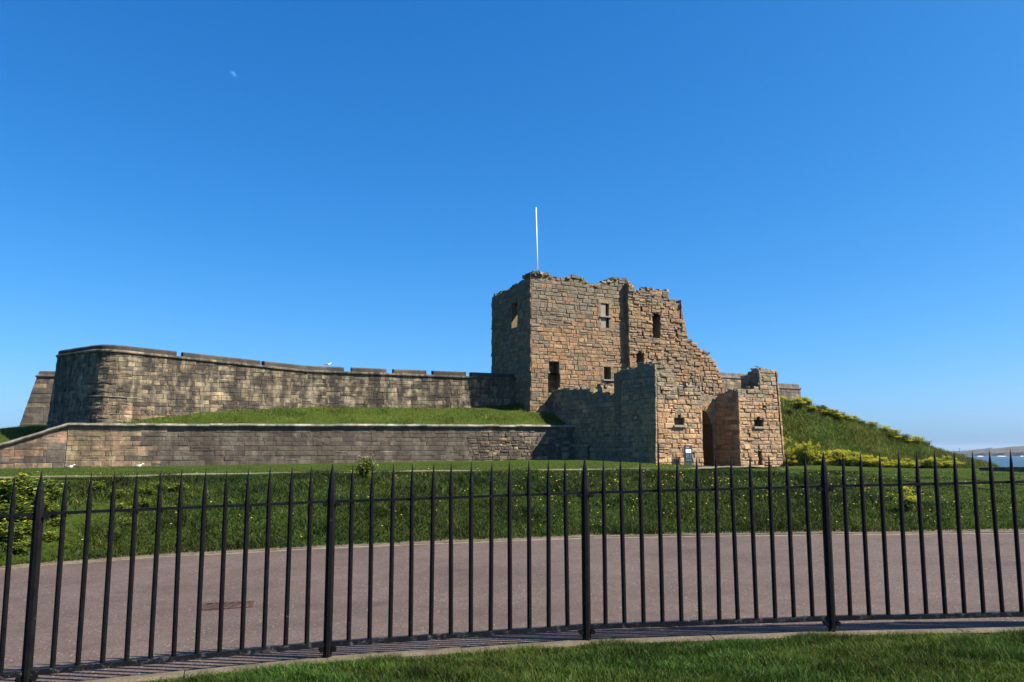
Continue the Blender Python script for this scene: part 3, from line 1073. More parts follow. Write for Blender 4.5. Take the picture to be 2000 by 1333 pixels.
# big timber doors standing at the back of the passage
for sg in (0, 1):
    dm = MB()
    for k in range(6):
        a = uA0 + (uA1 - uA0) * (sg * .5 + k / 12)
        vs = [fA.P(u, v, w_) for w_ in (-5.6, -5.5) for u, v in ((a, GB), (a + .21, GB), (a + .21, za), (a, za))]
        dm.put(vs, [(0, 3, 2, 1), (4, 5, 6, 7), (0, 1, 5, 4), (1, 2, 6, 5), (2, 3, 7, 6), (3, 0, 4, 7)])
    dm.build('door_leaf', M['timber'], barb)
for fr2, pr_, sd in ((ff, prf, 21), (fs_, prs, 22), (ff, prg, 23)):
    mbn.rubble(fr2, pr_, 1.3, 6, (.1, .26), lambda u, v, R: pick(R, GREY + [(.12, .11, .065)]), sd)
# sills under the little square windows and window bars
for hh_ in (hf[0], hg[0]):
    slabbox(ff, hh_[0] - .12, hh_[1] + .12, hh_[2] - .16, hh_[2] + .02, -.1, .24).build('window_sill', M['slate'], barb)
    g2 = MB()
    for k in range(1, 4):
        u = hh_[0] + (hh_[1] - hh_[0]) * k / 4
        g2.tube([ff.P(u, hh_[2], -.12), ff.P(u, hh_[3], -.12)], .018, 6)
    g2.build('window_bars', M['iron'], barb)
mbn.finish(298)

# ---- curtain wall with the round bastion
P0, P1, P2, P3 = (0.75, 88.25), (-20.3, 82.1), (-36.3, 72.5), (-43.8, 79.0)
v1 = (Vector(P1) - Vector(P2)).normalized()
v3 = (Vector(P3) - Vector(P2)).normalized()
arc = []
a_, b_ = Vector(P2) + v3 * 2.6, Vector(P2) + v1 * 2.6
for k in range(9):
    s_ = k / 8
    arc.append(tuple(a_ * (1 - s_) ** 2 + Vector(P2) * 2 * s_ * (1 - s_) + b_ * s_ ** 2))
m1 = Vector(P1)
j1 = m1 + (Vector(P2) - m1).normalized() * .4
j2 = m1 + (Vector(P0) - m1).normalized() * .4
PATH = [P3] + arc + [tuple(j1), tuple(j2), P0]
cp = Path(PATH, .075, 9.0)
uP1 = cp.l[10]
U_END = cp.l[-1]
uC = (cp.l[1] + cp.l[9]) / 2
ctop_pts = [(0, E0 + 8.96), (uC, E0 + 8.8), (uP1, E0 + 7.78), (U_END, E0 + 7.5)]
ctop = prof_fn(ctop_pts)
curtain = empty('curtain_wall', (-30, 84, 3), 'long sooty curtain wall with a rounded bastion corner above the grass terrace', 'castle wall')
mc = Masonry(curtain, M['ashlar'])


def sootcol(u, v, R):
    if v < 5.6 and abs(u - uC) < 6 and R.random() < .6: return pick(R, YEL, .12)
    return pick(R, SOOT, .18)


prc = [(u, ctop(u)) for u in sorted(set([0, U_END] + cp.l))]
wc = mc.core(cp, prc, 2.6, 2.5, step=1.2)
mc.lay(wc, cp, prc, 2.8, (.32, .46), (.4, 1.25), (.015, .07), sootcol, jit=.012, gap=.008, bev=.02, ragged=0, seed=31)


def sweep(path, ua, ub, section, step=.7, ends=True):
    """section: closed list of (w, dv); dv is added to the wall-top height"""
    n = max(1, int((ub - ua) / step))
    us = sorted(set([ua + (ub - ua) * k / n for k in range(n + 1)] + [x for x in getattr(path, 'l', []) if ua < x < ub]))
    mb = MB()
    k = len(section)
    vs, fs = [], []
    for u in us:
        for w_, dv in section: vs.append(path.P(u, ctop(u) + dv, w_))
    for i in range(len(us) - 1):
        for j in range(k): fs.append((i * k + j, i * k + (j + 1) % k, (i + 1) * k + (j + 1) % k, (i + 1) * k + j))
    if ends: fs += [tuple(range(k))[::-1], tuple((len(us) - 1) * k + j for j in range(k))]
    mb.put(vs, fs)
    return mb


ROLL = [(-.1, -.12), (.12, -.1), (.2, -.02), (.2, .1), (.1, .17), (-.1, .18)]
u = 0
while u < U_END - .05:
    L_ = min(random.uniform(1.5, 2.4), U_END - u)
    stonecols(sweep(cp, u + .006, u + L_ - .006, ROLL), random.choice(SOOT[:4])).build('cornice_stone', M['ashlar'], curtain)
    u += L_


def u_of_px(path, x):
    best = None
    for k in range(0, 2001):
        u = U_END * k / 2000
        q = path.P(u, 10, 0)
        xx = CX + F * q[0] / (q[1] * math.cos(PITCH) + (10 - E0) * math.sin(PITCH))
        if best is None or abs(xx - x) < best[0]: best = (abs(xx - x), u)
    return best[1]


MERLON = [(.02, .175), (.02, .5), (-.15, .62), (-1.3, .7), (-1.3, .175)]
GULL_U = u_of_px(cp, 641)
for xa, xb in ((100, 345), (357.5, 509), (517, 672), (687, 755), (769, 833), (847, 910), (922, 1003)):
    stonecols(sweep(cp, u_of_px(cp, xa) if xa > 104 else 0, u_of_px(cp, xb), MERLON), (.05, .046, .041)).build('merlon', M['ashlar_low'], curtain)
LEDGE = [(-.05, -4.12), (.06, -4.1), (.1, -4.05), (.06, -3.99), (-.05, -3.97)]
stonecols(sweep(cp, uC - 4.5, uC + 3.2, LEDGE, .4), (.2, .165, .11)).build('string_course', M['ashlar_low'], curtain)
mc.finish(298)

# ---- flank wall at the far left and walls on the right behind the gate
def small_wall(name, A, B, zt, zb, label, batter, hr, wr, seed, tops=None, T=2.0, skew=0.0):
    d = Vector((B[0] - A[0], B[1] - A[1], 0))
    L_ = d.length
    fr = Plane((A[0], A[1]), d, batter, zt[0])
    fr.skew, fr.L = skew, L_
    e = empty(name, (A[0], A[1], zb), label, 'castle wall')
    ms = Masonry(e, M['ashlar_low'])
    pr = [(0, zt[0]), (L_, zt[1])]
    wl_ = ms.core(fr, pr, zb, T)
    ms.lay(wl_, fr, pr, zb, hr, wr, (.02, .06), lambda u, v, R: pick(R, SOOT[:3] + LOW + YEL[:1], .12), jit=.012, gap=.008, bev=.02, ragged=0, seed=seed)
    for k, (ua, ub) in enumerate(tops or [(0, L_)]):
        mb = MB()
        za_, zb2 = np.interp(ua, [0, L_], zt), np.interp(ub, [0, L_], zt)
        for (lo, hi, w0) in ((-.12, .16, .18),):
            vs = [fr.P(uu, z_ + dz, w_) for uu, z_ in ((ua - .15, za_), (ub + .15, zb2)) for dz, w_ in ((lo, -T), (lo, .04), (lo + .1, w0), (hi - .03, w0), (hi, .05), (hi, -T))]
            mb.put(vs, [(j, (j + 1) % 6, 6 + (j + 1) % 6, 6 + j) for j in range(6)] + [(5, 4, 3, 2, 1, 0), (6, 7, 8, 9, 10, 11)])
        stonecols(mb, (.17, .155, .13)).build('cornice', M['ashlar_low'], e)
        mb = MB()
        vs = [fr.P(uu, z_ + dz, w_) for uu, z_ in ((ua, za_), (ub, zb2)) for dz, w_ in ((.165, -T), (.165, -.03), (.55, -.03), (.62, -.3), (.62, -T))]
        mb.put(vs, [(j, (j + 1) % 5, 5 + (j + 1) % 5, 5 + j) for j in range(5)] + [(4, 3, 2, 1, 0), (5, 6, 7, 8, 9)])
        stonecols(mb, (.12, .11, .1)).build('parapet', M['ashlar_low'], e)
    ms.finish(200)
    return fr, e


fA1 = atY(73, 735, 93)
fA2 = atY(116, 735, 93.4)
small_wall('flank_wall', fA1, fA2, (fA1.z, fA1.z), 1.8, 'pale battered wall end beyond the dark rounded bastion', .06, (.45, .65), (1.0, 2.0), 41, skew=.23)
rA, rB = atY(1404, 737, 95.5), atY(1470, 741, 101)
small_wall('rear_wall', rA, rB, (rA.z, rB.z), 3.5, 'plain rear wall with cornice just beyond the broken end of the keep', .05, (.4, .6), (.8, 1.6), 42, tops=[(0, (Vector(rB.xy) - Vector(rA.xy)).length)])
rC, rD = atY(1492, 757, 98), atY(1562.5, 760, 106)
fr9, e9 = small_wall('rear_wall', rC, rD, (rC.z, rD.z), 4.0, 'dark low wall end on top of the grassy mound behind the gate', .06, (.4, .6), (.9, 1.8), 43)

# ---- lower retaining wall
L0 = atY(128, 912, 70.0)
L1 = atY(1136, 897, 82.2)
Lm = atY(-130, 915, 67.0)
low = empty('retaining_wall', (-18, 74, -.2), 'long low grey retaining wall with rounded coping below the grass terrace', 'wall')
ml = Masonry(low, M['ashlar_low'])
dlow = Vector((L1.x - L0.x, L1.y - L0.y, 0))
LL = dlow.length
fw = Plane(L0, dlow, .07, 2)
prw = [(0, E0 + 2.03), (LL, E0 + 2.25)]
GL = -.6


def lowcol(u, v, R):
    if u < 6 + R.uniform(-2, 2): return pick(R, YEL, .15)
    if u > 36 and R.random() < .3: return pick(R, YEL, .2)
    return pick(R, LOW, .2)


wlow = ml.core(fw, prw, GL, 1.2, step=3)
ml.lay(wlow, fw, prw, GL, (.36, .5), (.6, 1.7), (.015, .06), lowcol, u1=34.5, jit=.012, gap=.008, bev=.02, ragged=0, seed=51)
ml.lay(wlow, fw, prw, GL, (.24, .4), (.3, .9), (.01, .09), lowcol, u0=34.5, jit=.03, gap=.012, bev=.03, ragged=0, seed=52)
dl = Vector((L0.x - Lm.x, L0.y - Lm.y, 0))
LLm = dl.length
fm = Plane(Lm, dl, .07, 2)
zl0 = fm.px(0, 873)
slope_ = (prw[0][1] - zl0[1]) / (LLm - zl0[0])
prm = [(0, prw[0][1] - slope_ * LLm), (LLm - .1, prw[0][1])]
wm = ml.core(fm, prm, GL - .3, 1.2, step=2)
ml.lay(wm, fm, prm, GL - .3, (.42, .62), (.9, 2.4), (.015, .06), lambda u, v, R: pick(R, YEL + LOW + PINK, .15), jit=.012, gap=.01, bev=.02, ragged=0, seed=53)


def coping(fr, ua, ub, pf, seed):
    R = random.Random(seed)
    u = ua
    while u < ub - .05:
        L_ = min(R.uniform(1.1, 2.0), ub - u)
        sec = [(-.5, -.06), (.1, -.08), (.24, -.02), (.3, .08), (.24, .18), (.08, .25), (-.5, .27)]
        vs = []
        dz = R.uniform(-.03, .03)
        for uu in (u + .008, u + L_ - .008):
            for w_, dv in sec: vs.append(fr.P(uu, pf(uu) + dv + dz, w_))
        k = len(sec)
        mb = MB()
        mb.put(vs, [(j, (j + 1) % k, k + (j + 1) % k, k + j) for j in range(k)] + [tuple(range(k))[::-1], tuple(range(k, 2 * k))])
        stonecols(mb, R.choice([(.24, .22, .19), (.2, .185, .16), (.27, .25, .21)])).build('coping_stone', M['ashlar_low'], low)
        u += L_


coping(fw, 0, LL, prof_fn(prw), 1)
coping(fm, 0, LLm - .05, prof_fn(prm), 2)
ml.finish(298)

# grass terrace between the two walls
def hterr(X, Y):
    X = np.asarray(X, float)
    Y = np.asarray(Y, float)
    tline = np.where(X > L0.x, L0.y + (X - L0.x) * dlow.y / dlow.x, L0.y + (X - L0.x) * dl.y / dl.x)
    d = np.maximum(Y - tline, 0)
    zf = np.where(X > L0.x, np.interp(X, [L0.x, L1.x], [prw[0][1], prw[1][1]]), prw[0][1] + slope_ * (X - L0.x) * 1.02) + .1
    sl = np.interp(X, [-60, -44, -37.8, -35, -32, -28, -20, -6, -1, 2, 4, 6, 9], [.09, .085, .02, .08, .27, .33, .3, .29, .34, .42, .36, .2, .15])
    z = zf + sl * np.maximum(d - .3, 0) - .0 + .05 * np.sin(X * 1.9) * np.clip(d, 0, 1)
    tg = E0 + np.interp(X, [-70, -64, -56, -50, -46, -42, -38], [-2, -.5, 1.15, 2.2, 2.6, 2.6, 2.5])
    z = np.where(X < L0.x, zf + (np.maximum(tg, zf) - zf) * sst(d / 17.0), z)
    return np.minimum(z, E0 + 5.0)


tx = np.arange(-70, 8.1, .7)
td = np.concatenate([np.arange(0, 8, .6), np.arange(8, 34, 1.5)])
v_, f_ = [], []
for X in tx:
    tl = float(L0.y + (X - L0.x) * (dlow.y / dlow.x if X > L0.x else dl.y / dl.x))
    for d in td:
        Y = tl + .25 + d
        v_.append((X, Y, float(hterr(X, Y))))
nt_ = len(td)
for i in range(len(tx) - 1):
    for k in range(nt_ - 1):
        a = i * nt_ + k
        f_.append((a, a + nt_, a + nt_ + 1, a + 1))
tag(add('terrace_ground', v_, f_, M['turf'], origin=(-20, 80, 3), smooth=True), 'sloping grass terrace between the retaining wall and curtain wall', kind='structure')

PATH_PTS = [(-26, 12.5, .9), (-15, 17.2, .9), (-11, 20.2, .85), (-7.5, 21.8, .75), (-4.5, 22.6, .5), (0, 24.2, .35), (6, 26.5, .35), (11, 36, .6), (14.5, 50, .8), (17, 66, 1.4), (18.2, 72.6, 2.0)]


def offpath(X, Y):
    ok = np.ones(len(X), bool)
    for (x0, y0, w0), (x1, y1, w1) in zip(PATH_PTS, PATH_PTS[1:]):
        dx, dy = x1 - x0, y1 - y0
        t_ = np.clip(((X - x0) * dx + (Y - y0) * dy) / (dx * dx + dy * dy), 0, 1)
        ok &= np.hypot(X - x0 - t_ * dx, Y - y0 - t_ * dy) > (w0 + (w1 - w0) * t_) * 1.15
    return ok


# ------------------------------------------------------------------ grass
def blades(name, P, H, W, base, lean, label, seg=1, tipmix=.25, yellow=.12, seed=1, freq=1.0):
    """P (n,3) roots, H heights, W widths -> one mesh of tapering blades"""
    r = np.random.default_rng(seed)
    ok = offpath(P[:, 0], P[:, 1])
    P, H, W = P[ok], H[ok], W[ok]
    n = len(P)
    an = r.uniform(0, 2 * np.pi, n)
    dx, dy = np.cos(an), np.sin(an)
    la = r.uniform(0, 2 * np.pi, n)
    lm = H * r.uniform(.1, lean, n)
    lx, ly = np.cos(la) * lm, np.sin(la) * lm
    side = np.stack([dx * W / 2, dy * W / 2, np.zeros(n)], 1)
    tip = P + np.stack([lx, ly, H], 1)
    if seg == 1:
        V = np.stack([P - side, P + side, tip], 1).reshape(-1, 3)
        k, nf = 3, 1
        fc = np.arange(n * 3).reshape(-1, 3)
    else:
        mid = P + np.stack([lx * .3, ly * .3, H * .55], 1)
        V = np.stack([P - side, P + side, mid + side * .75, mid - side * .75, tip], 1).reshape(-1, 3)
        k = 5
        b_ = np.arange(n)[:, None] * 5
        fc = np.concatenate([b_ + [0, 1, 2], b_ + [0, 2, 3], b_ + [3, 2, 4]], 1).reshape(-1, 3)
    c = np.array(base)[r.integers(0, len(base), n)] * r.uniform(.7, 1.3, (n, 1))
    yl = r.random(n) < yellow
    c[yl] = np.array([.13, .115, .04]) * r.uniform(.7, 1.2, (yl.sum(), 1))
    # broad drifts of lighter and darker growth
    x_, y_ = P[:, 0] * freq, P[:, 1] * freq
    dr = np.sin(x_ * .9 + 1.7 * np.sin(y_ * .5)) * np.sin(y_ * 1.1 + x_ * .33) + .7 * np.sin(x_ * 2.7 + 2 * np.sin(y_ * 1.9)) * np.sin(y_ * 3.1 + 1.3 * np.sin(x_ * 1.3)) + .5 * np.sin(x_ * 6.1 + 2 * np.sin(y_ * 4)) * np.sin(y_ * 5.3 + x_)
    c = c * np.clip(1 + .34 * dr, .35, 1.9)[:, None]
    c[:, 0] *= 1 + .16 * np.sin(x_ * .7 + y_ * .4 + np.sin(y_ * 1.7))
    me = bpy.data.meshes.new(name)
    org = P.mean(0)
    me.vertices.add(len(V))
    me.vertices.foreach_set('co', (V - org).ravel())
    me.loops.add(fc.size)
    me.loops.foreach_set('vertex_index', fc.ravel().astype(np.int32))
    me.polygons.add(len(fc))
    me.polygons.foreach_set('loop_start', np.arange(0, fc.size, 3, dtype=np.int32))
    me.update(calc_edges=True)
    a = me.color_attributes.new('Col', 'FLOAT_COLOR', 'POINT')
    cc = np.ones((len(V), 4), np.float32)
    cc[:, :3] = np.repeat(c, k, 0)
    a.data.foreach_set('color', cc.ravel())
    me.materials.append(M['blade'])
    o = bpy.data.objects.new(name, me)
    COL.objects.link(o)
    o.location = org
    return tag(o, label, kind='stuff')


GM = [(.052, .088, .012), (.04, .07, .01), (.066, .102, .015), (.045, .076, .014)]
G1 = [(.04, .08, .011), (.028, .06, .008), (.052, .092, .013), (.033, .064, .015)]
G2 = [(.016, .033, .006), (.024, .046, .007), (.01, .024, .005), (.036, .053, .011)]
# foreground lawn
n = 150000
X = rng.uniform(-4.5, 7.5, n)
yk = np.interp(X, PX, PY) - .085 + .05 * np.sin(X * 3.1) * np.sin(X * 7.7 + 1) - .05 * np.abs(np.sin(X * 1.3 + 2))
Y = yk - np.abs(rng.normal(0, 1, n)) * .9 + .0
keepm = (Y > 3.5)
edge = np.clip((yk - Y) / .12, 0, 1)
keepm &= rng.random(n) < (.25 + .75 * edge)
X, Y = X[keepm], Y[keepm]
edge = edge[keepm]
clump = .75 + .5 * np.clip(np.sin(X * 5 + 2 * np.sin(Y * 6)) * np.sin(Y * 7 + X * 2), -.6, 1)
H = rng.uniform(.03, .085, len(X)) * clump * (.6 + .4 * edge)
blades('lawn_grass', np.stack([X, Y, hground(X, Y) - .015], 1), H, np.full(len(X), .0055), G1, 1.3, 'short bright green lawn grass in front of the railings', 2, yellow=.04, seed=2, freq=3.0)
# bank
n = 260000
X = rng.uniform(-16, 20, n)
yf = np.interp(X, FX, FY)
T_ = rng.uniform(0, 1, n) ** 1.1
Y = yf + .12 + T_ * np.interp(X, [-12, 5, 9, 14], [7.0, 7.6, 9, 10])
tall = np.interp(X, [-9, 6, 9, 12], [1.0, 1.0, .55, .35])
H = rng.uniform(.06, .16, n) * tall * (.7 + .6 * np.clip(np.sin(X * 2.3 + np.sin(Y * 2)) * np.sin(Y * 3.1), 0, 1))
H *= np.where((T_ < .06) & (rng.random(n) < .5), 1.5, 1)
blades('bank_grass', np.stack([X, Y, hground(X, Y) - .02], 1), H, rng.uniform(.01, .022, n), G2, 1.6, 'rough green grass on the bank behind the road', 2, yellow=.035, seed=3, freq=1.4)
# mown lawn beyond the crest
n = 60000
X = rng.uniform(-26, 40, n)
Y = np.interp(X, FX, FY) + np.interp(X, [-12, 5, 9, 14], [6.5, 7.2, 10, 10]) + rng.uniform(0, 1, n) ** 1.6 * 40
blades('mown_grass', np.stack([X, Y, hground(X, Y) - .01], 1), rng.uniform(.03, .07, n), rng.uniform(.015, .03, n), GM, 1.0, 'mown lawn between the bank and the castle', 1, yellow=.05, seed=4)
# terrace
n = 80000
X = rng.uniform(-66, 6.5, n)
tl = np.where(X > L0.x, L0.y + (X - L0.x) * dlow.y / dlow.x, L0.y + (X - L0.x) * dl.y / dl.x)
Y = tl + .5 + rng.uniform(0, 1, n) ** .9 * 19
H = rng.uniform(.12, .42, n) * (.6 + .5 * np.clip(np.sin(X * .8) * np.sin(Y * .9 + X * .3), -.3, 1))
blades('terrace_grass', np.stack([X, Y, hterr(X, Y) - .03], 1), H, rng.uniform(.03, .07, n), [(.074, .104, .015), (.1, .124, .022), (.058, .09, .014)], .9, 'long grass on the terrace below the curtain wall', 1, yellow=.12, seed=5)
# mound
n = 90000
X = rng.uniform(22, 54, n)
Y = rng.uniform(76, 97, n)
H = rng.uniform(.15, .55, n)
blades('mound_grass', np.stack([X, Y, hground(X, Y) - .04], 1), H, rng.uniform(.04, .1, n), [(.066, .106, .015), (.086, .124, .02), (.052, .092, .013), (.102, .126, .028)], .9, 'long weedy grass on the mound behind the gate', 1, yellow=.2, seed=6)

# ------------------------------------------------------------------ yellow-flowering plants
def plant_mesh(seed, yel, dense, spread=1.0):
    R = random.Random(seed)
    lv, fl_, st = MB(), MB(), MB()
    for _ in range(20):
        a, r = R.uniform(0, 6.28), R.uniform(.05, .5) * spread
        top = Vector((math.cos(a) * r, math.sin(a) * r, R.uniform(.45, 1.0)))
        st.tube([(top.x * .3, top.y * .3, 0), top], [.016, .008], 4, cap=False, col=(.09, .15, .03))
        for _k in range(dense):
            f = R.uniform(.15, .95)
            c = Vector((top.x * (.3 + .7 * f), top.y * (.3 + .7 * f), top.z * f)) + Vector((R.gauss(0, .09), R.gauss(0, .09), R.gauss(0, .04)))
            s_ = R.uniform(.03, .07)
            n_ = Vector((R.gauss(0, .6), R.gauss(0, .6), 1)).normalized()
            x_ = n_.orthogonal().normalized() * s_
            y_ = n_.cross(x_)
            k = R.uniform(.7, 1.25)
            col = (.065 * k, .1 * k, .016 * k) if R.random() > .3 else (.12 * k, .15 * k, .022 * k)
            lv.put([c - x_, c - y_ * .6 - x_ * .1, c + x_ * 1.2, c + y_ * .6 - x_ * .1], [(0, 1, 2, 3)], col)
        for _k in range(yel):
            c = top + Vector((R.gauss(0, .07), R.gauss(0, .07), R.gauss(.01, .05)))
            s_ = R.uniform(.022, .045)
            k = R.uniform(.75, 1.2)
            vs = [c + Vector((math.cos(q) * s_, math.sin(q) * s_, R.uniform(-.012, .012))) for q in (0, 1.57, 3.14, 4.71)] + [c + Vector((0, 0, s_ * .6))]
            fl_.put(vs, [(0, 1, 4), (1, 2, 4), (2, 3, 4), (3, 0, 4)], (.34 * k, .335 * k, .024 * k))
    out_ = []
    for nm, mb in (('stems', st), ('leaves', lv), ('flowers', fl_)):
        me = bpy.data.meshes.new(nm)
        me.from_pydata(mb.v, [], mb.f)
        a = me.color_attributes.new('Col', 'FLOAT_COLOR', 'POINT')
        cc = np.ones((len(mb.v), 4), np.float32)
        cc[:, :3] = mb.c
        a.data.foreach_set('color', cc.ravel())
        me.materials.append(M['blade'])
        out_.append((nm, me))
    return out_


FLOWERY = [plant_mesh(s_, 26, 26) for s_ in (1, 2, 3)]
LEAFY = [plant_mesh(s_, 1, 52) for s_ in (4, 5)]


def plant(kind, loc, size, hgt, label, group=None, name='flowering_plant'):
    e = empty(name, loc, label, 'plant', group)
    k = random.choice(kind)
    an = random.uniform(0, 6.28)
    for nm, me in k:
        o = bpy.data.objects.new(nm, me)
        COL.objects.link(o)
        o.parent = e
        o.scale = (size, size, hgt)
        o.rotation_euler = (0, 0, an)
        o['kind'] = 'stuff'


def gz(x, y): return float(hground(x, y))


R = random.Random(3)
for k in range(26):                         # row at the foot of the mound
    px_ = 1528 + k * 7.5 + R.uniform(-4, 4)
    Y = R.uniform(76.2, 78.5)
    X = (px_ - CX) / F * Y
    hh_ = R.uniform(.75, 2.0) * interp(px_, [1528, 1570, 1620, 1720], [1.25, 1.15, .8, .7])
    plant(FLOWERY, (X, Y, gz(X, Y) - .05), R.uniform(1.0, 1.6), hh_, 'yellow-flowering plant in the row at the foot of the mound', 'yellow plants at the foot of the mound')
for k in range(22):
    px_ = 1690 + k * 8.2 + R.uniform(-7, 7)
    Y = R.uniform(75, 78)
    X = (px_ - CX) / F * Y
    plant(FLOWERY, (X, Y, gz(X, Y) - .05), R.uniform(.7, 1.5), R.uniform(.4, 1.1), 'low yellow-flowering plant between the mown lawn and the mound tail', 'yellow plants along the lawn edge')
for k in range(34):
    px_ = R.uniform(1540, 1810)
    Y = R.uniform(84.5, 88.5)
    X = (px_ - CX) / F * Y
    plant(FLOWERY if R.random() < .7 else LEAFY, (X, Y, gz(X, Y) - .05), R.uniform(.9, 1.5), R.uniform(.5, 1.0), 'yellow-green plant growing along the ridge of the mound', 'plants on the ridge of the mound')
for k in range(14):
    px_ = R.uniform(1515, 1570)
    Y = R.uniform(90, 93)
    X = (px_ - CX) / F * Y
    plant(FLOWERY, (X, Y, gz(X, Y) - .05), R.uniform(.9, 1.4), R.uniform(.6, 1.1), 'yellow-flowering plant under the dark wall end on the mound', 'plants below the wall on the mound')


def bankpt(x, y):                            # photograph point on the bank
    lo, hi = 6.0, 40.0
    r = ray(x, y)
    Y = 6.0
    while Y < 60:
        k = Y / r[1]
        if r[2] * k + E0 < gz(r[0] * k, Y): return Vector((r[0] * k, Y, gz(r[0] * k, Y)))
        Y += .05
    k = 20 / r[1]
    return Vector((r[0] * k, 20, gz(r[0] * k, 20)))


for x, y, s_ in [(35, 945, 1.1), (75, 950, 1.0), (10, 960, 1.1), (60, 975, .9), (25, 995, .9), (90, 985, .7), (20, 1030, .8), (60, 1020, .6), (95, 1040, .6), (40, 1065, .7), (110, 1010, .5)]:
    q = bankpt(x, y + 20)
    plant(LEAFY, q - Vector((0, 0, .06)), s_ * .8, s_ * .4, 'bushy yellow-green plant in the thicket at the left end of the bank', 'thicket at the left end of the bank')
for x, y, s_ in [(190, 940, .6), (225, 960, .65), (240, 985, .6), (255, 1010, .5), (290, 950, .6), (280, 975, .6), (345, 945, .6), (330, 985, .5), (315, 940, .6), (210, 925, .5)]:
    q = bankpt(x, y + 15)
    plant(LEAFY, q - Vector((0, 0, .05)), s_ * .75, s_ * .36, 'leafy yellow-green plant climbing the bank between the two leftmost posts', 'leafy plants on the bank beside the thicket')
q = bankpt(712, 938)
plant(LEAFY, q, .62, .6, 'single leafy green bush on the crest of the bank below the retaining wall', name='bush')
q = bankpt(1772, 1000)
plant(FLOWERY, q, .42, .45, 'small yellow-flowering clump on the bank right of the big post', name='bush')
for x, y in [(1110, 1003), (1125, 1000)]: pass

# dandelions on the bank
mb = MB()
for _ in range(420):
    X = R.uniform(-9, 14)
    if R.random() < .6: X = R.uniform(0, 9)
    Y = interp(X, FX, FY) + R.uniform(.4, 7)
    z = gz(X, Y) + R.uniform(.08, .2)
    r = R.uniform(.012, .024)
    mb.put([(X + r * math.cos(q), Y + r * math.sin(q), z) for q in (0, 1.26, 2.51, 3.77, 5.03)] + [(X, Y, z + r * .7)], [(j, (j + 1) % 5, 5) for j in range(5)], (.42, .38, .05))
tag(mb.build('wild_flowers', M['blade'], None), 'tiny yellow wild flowers dotted over the bank', kind='stuff')

# ------------------------------------------------------------------ gravel path along the crest and at the gate
v_, f_ = [], []
pts = PATH_PTS
for i in range(len(pts) - 1):
    for k in range(12):
        s_ = k / 12
        x = pts[i][0] * (1 - s_) + pts[i + 1][0] * s_
        y = pts[i][1] * (1 - s_) + pts[i + 1][1] * s_
        wd = pts[i][2] * (1 - s_) + pts[i + 1][2] * s_
        d = Vector((pts[i + 1][0] - pts[i][0], pts[i + 1][1] - pts[i][1])).normalized()
        for sg in (-1, 0, 1):
            xx, yy = x - d.y * wd * sg + R.uniform(-.05, .05), y + d.x * wd * sg + R.uniform(-.05, .05)
            v_.append((xx, yy, gz(xx, yy) + .07))
for i in range(len(v_) // 3 - 1):
    for k in range(2): f_.append((i * 3 + k, i * 3 + 3 + k, i * 3 + 4 + k, i * 3 + 1 + k))
tag(add('path', v_, f_, M['gravel'], origin=(0, 25, 1)), 'pale trodden gravel path along the crest to the gate', kind='structure')

# ------------------------------------------------------------------ small things
# drain grating
q = onroad(444, 1185)
dz = float(zroad(q.x)) + .004
dr = empty('drain_grate', (q.x, q.y, dz), 'rusty iron drain grating set in the tarmac', 'drain grate')
d = Vector((1, .27, 0)).normalized()
nn = Vector((-d.y, d.x, 0))
mb = MB()
hw, hd = .25, .17
for sg in (-1, 1):
    mb.box(Vector((q.x, q.y, dz + .006)) + nn * sg * hd, d * hw, nn * .022, (0, 0, .008))
    mb.box(Vector((q.x, q.y, dz + .0058)) + d * sg * hw, d * .022, nn * (hd + .022), (0, 0, .008))
mb.build('frame', M['rust'], dr)
for k in range(6):
    mb = MB()
    mb.box(Vector((q.x, q.y, dz + .005)) + d * (-.19 + .076 * k), (d + nn * .5).normalized() * .0 + d * .012, nn * (hd - .02) + d * .05, (0, 0, .006))
    mb.build('slat', M['rust'], dr)
mb = MB()
mb.box(Vector((q.x, q.y, dz + .0015)), d * (hw - .02), nn * (hd - .02), (0, 0, .001))  # thin dark plate on the tarmac, painting the shaded hollow under the slats
mb.build('shade_plate', M['dark'], dr)

# sign board in front of the left gate tower
h = hole(ff, 1326, 1341, 870, 911)
sg_c = Vector(ff.P((h[0] + h[1]) / 2, h[2], .75))
sb = empty('sign_board', sg_c, 'tall narrow dark teal information sign with a white notice beside the gate arch', 'sign')
un, nn = UD, Vector((UD.y, -UD.x, 0))
W2, SH = (h[1] - h[0]) / 2, h[3] - h[2]


def sbox(name, u0, u1, v0, v1, w0, w1, m):
    c = sg_c + un * ((u0 + u1) / 2 * W2) + nn * ((w0 + w1) / 2) + Vector((0, 0, (v0 + v1) / 2 * SH))
    mb = MB()
    mb.box(c, un * ((u1 - u0) / 2 * W2), nn * ((w1 - w0) / 2), (0, 0, (v1 - v0) / 2 * SH))
    return mb.build(name, M[m], sb)


for u0 in (-.95, .8): sbox('post', u0, u0 + .15, -.05, 1.0, -.09, -.02, 'sign_frame')
bd_ = sbox('board', -1, 1, .04, 1.0, -.018, .03, 'sign_frame')
sbox('panel', -.86, .86, .2, .62, .032, .04, 'sign_blue')
sbox('notice', -.68, .66, .64, .8, .032, .042, 'sign_white')
for r_ in range(5):
    for c_ in range(4):
        if (r_ * 3 + c_) % 5 == 4: continue
        sbox('lettering', -.62 + c_ * .34, -.62 + c_ * .34 + (.26 if c_ != 2 else .1), .39 + r_ * .042, .415 + r_ * .042, .041, .044, 'sign_print')
sbox('lettering', -.7, .7, .28, .31, .041, .044, 'sign_print')
sbox('emblem', -.6, .2, .85, .93, .032, .04, 'sign_print')

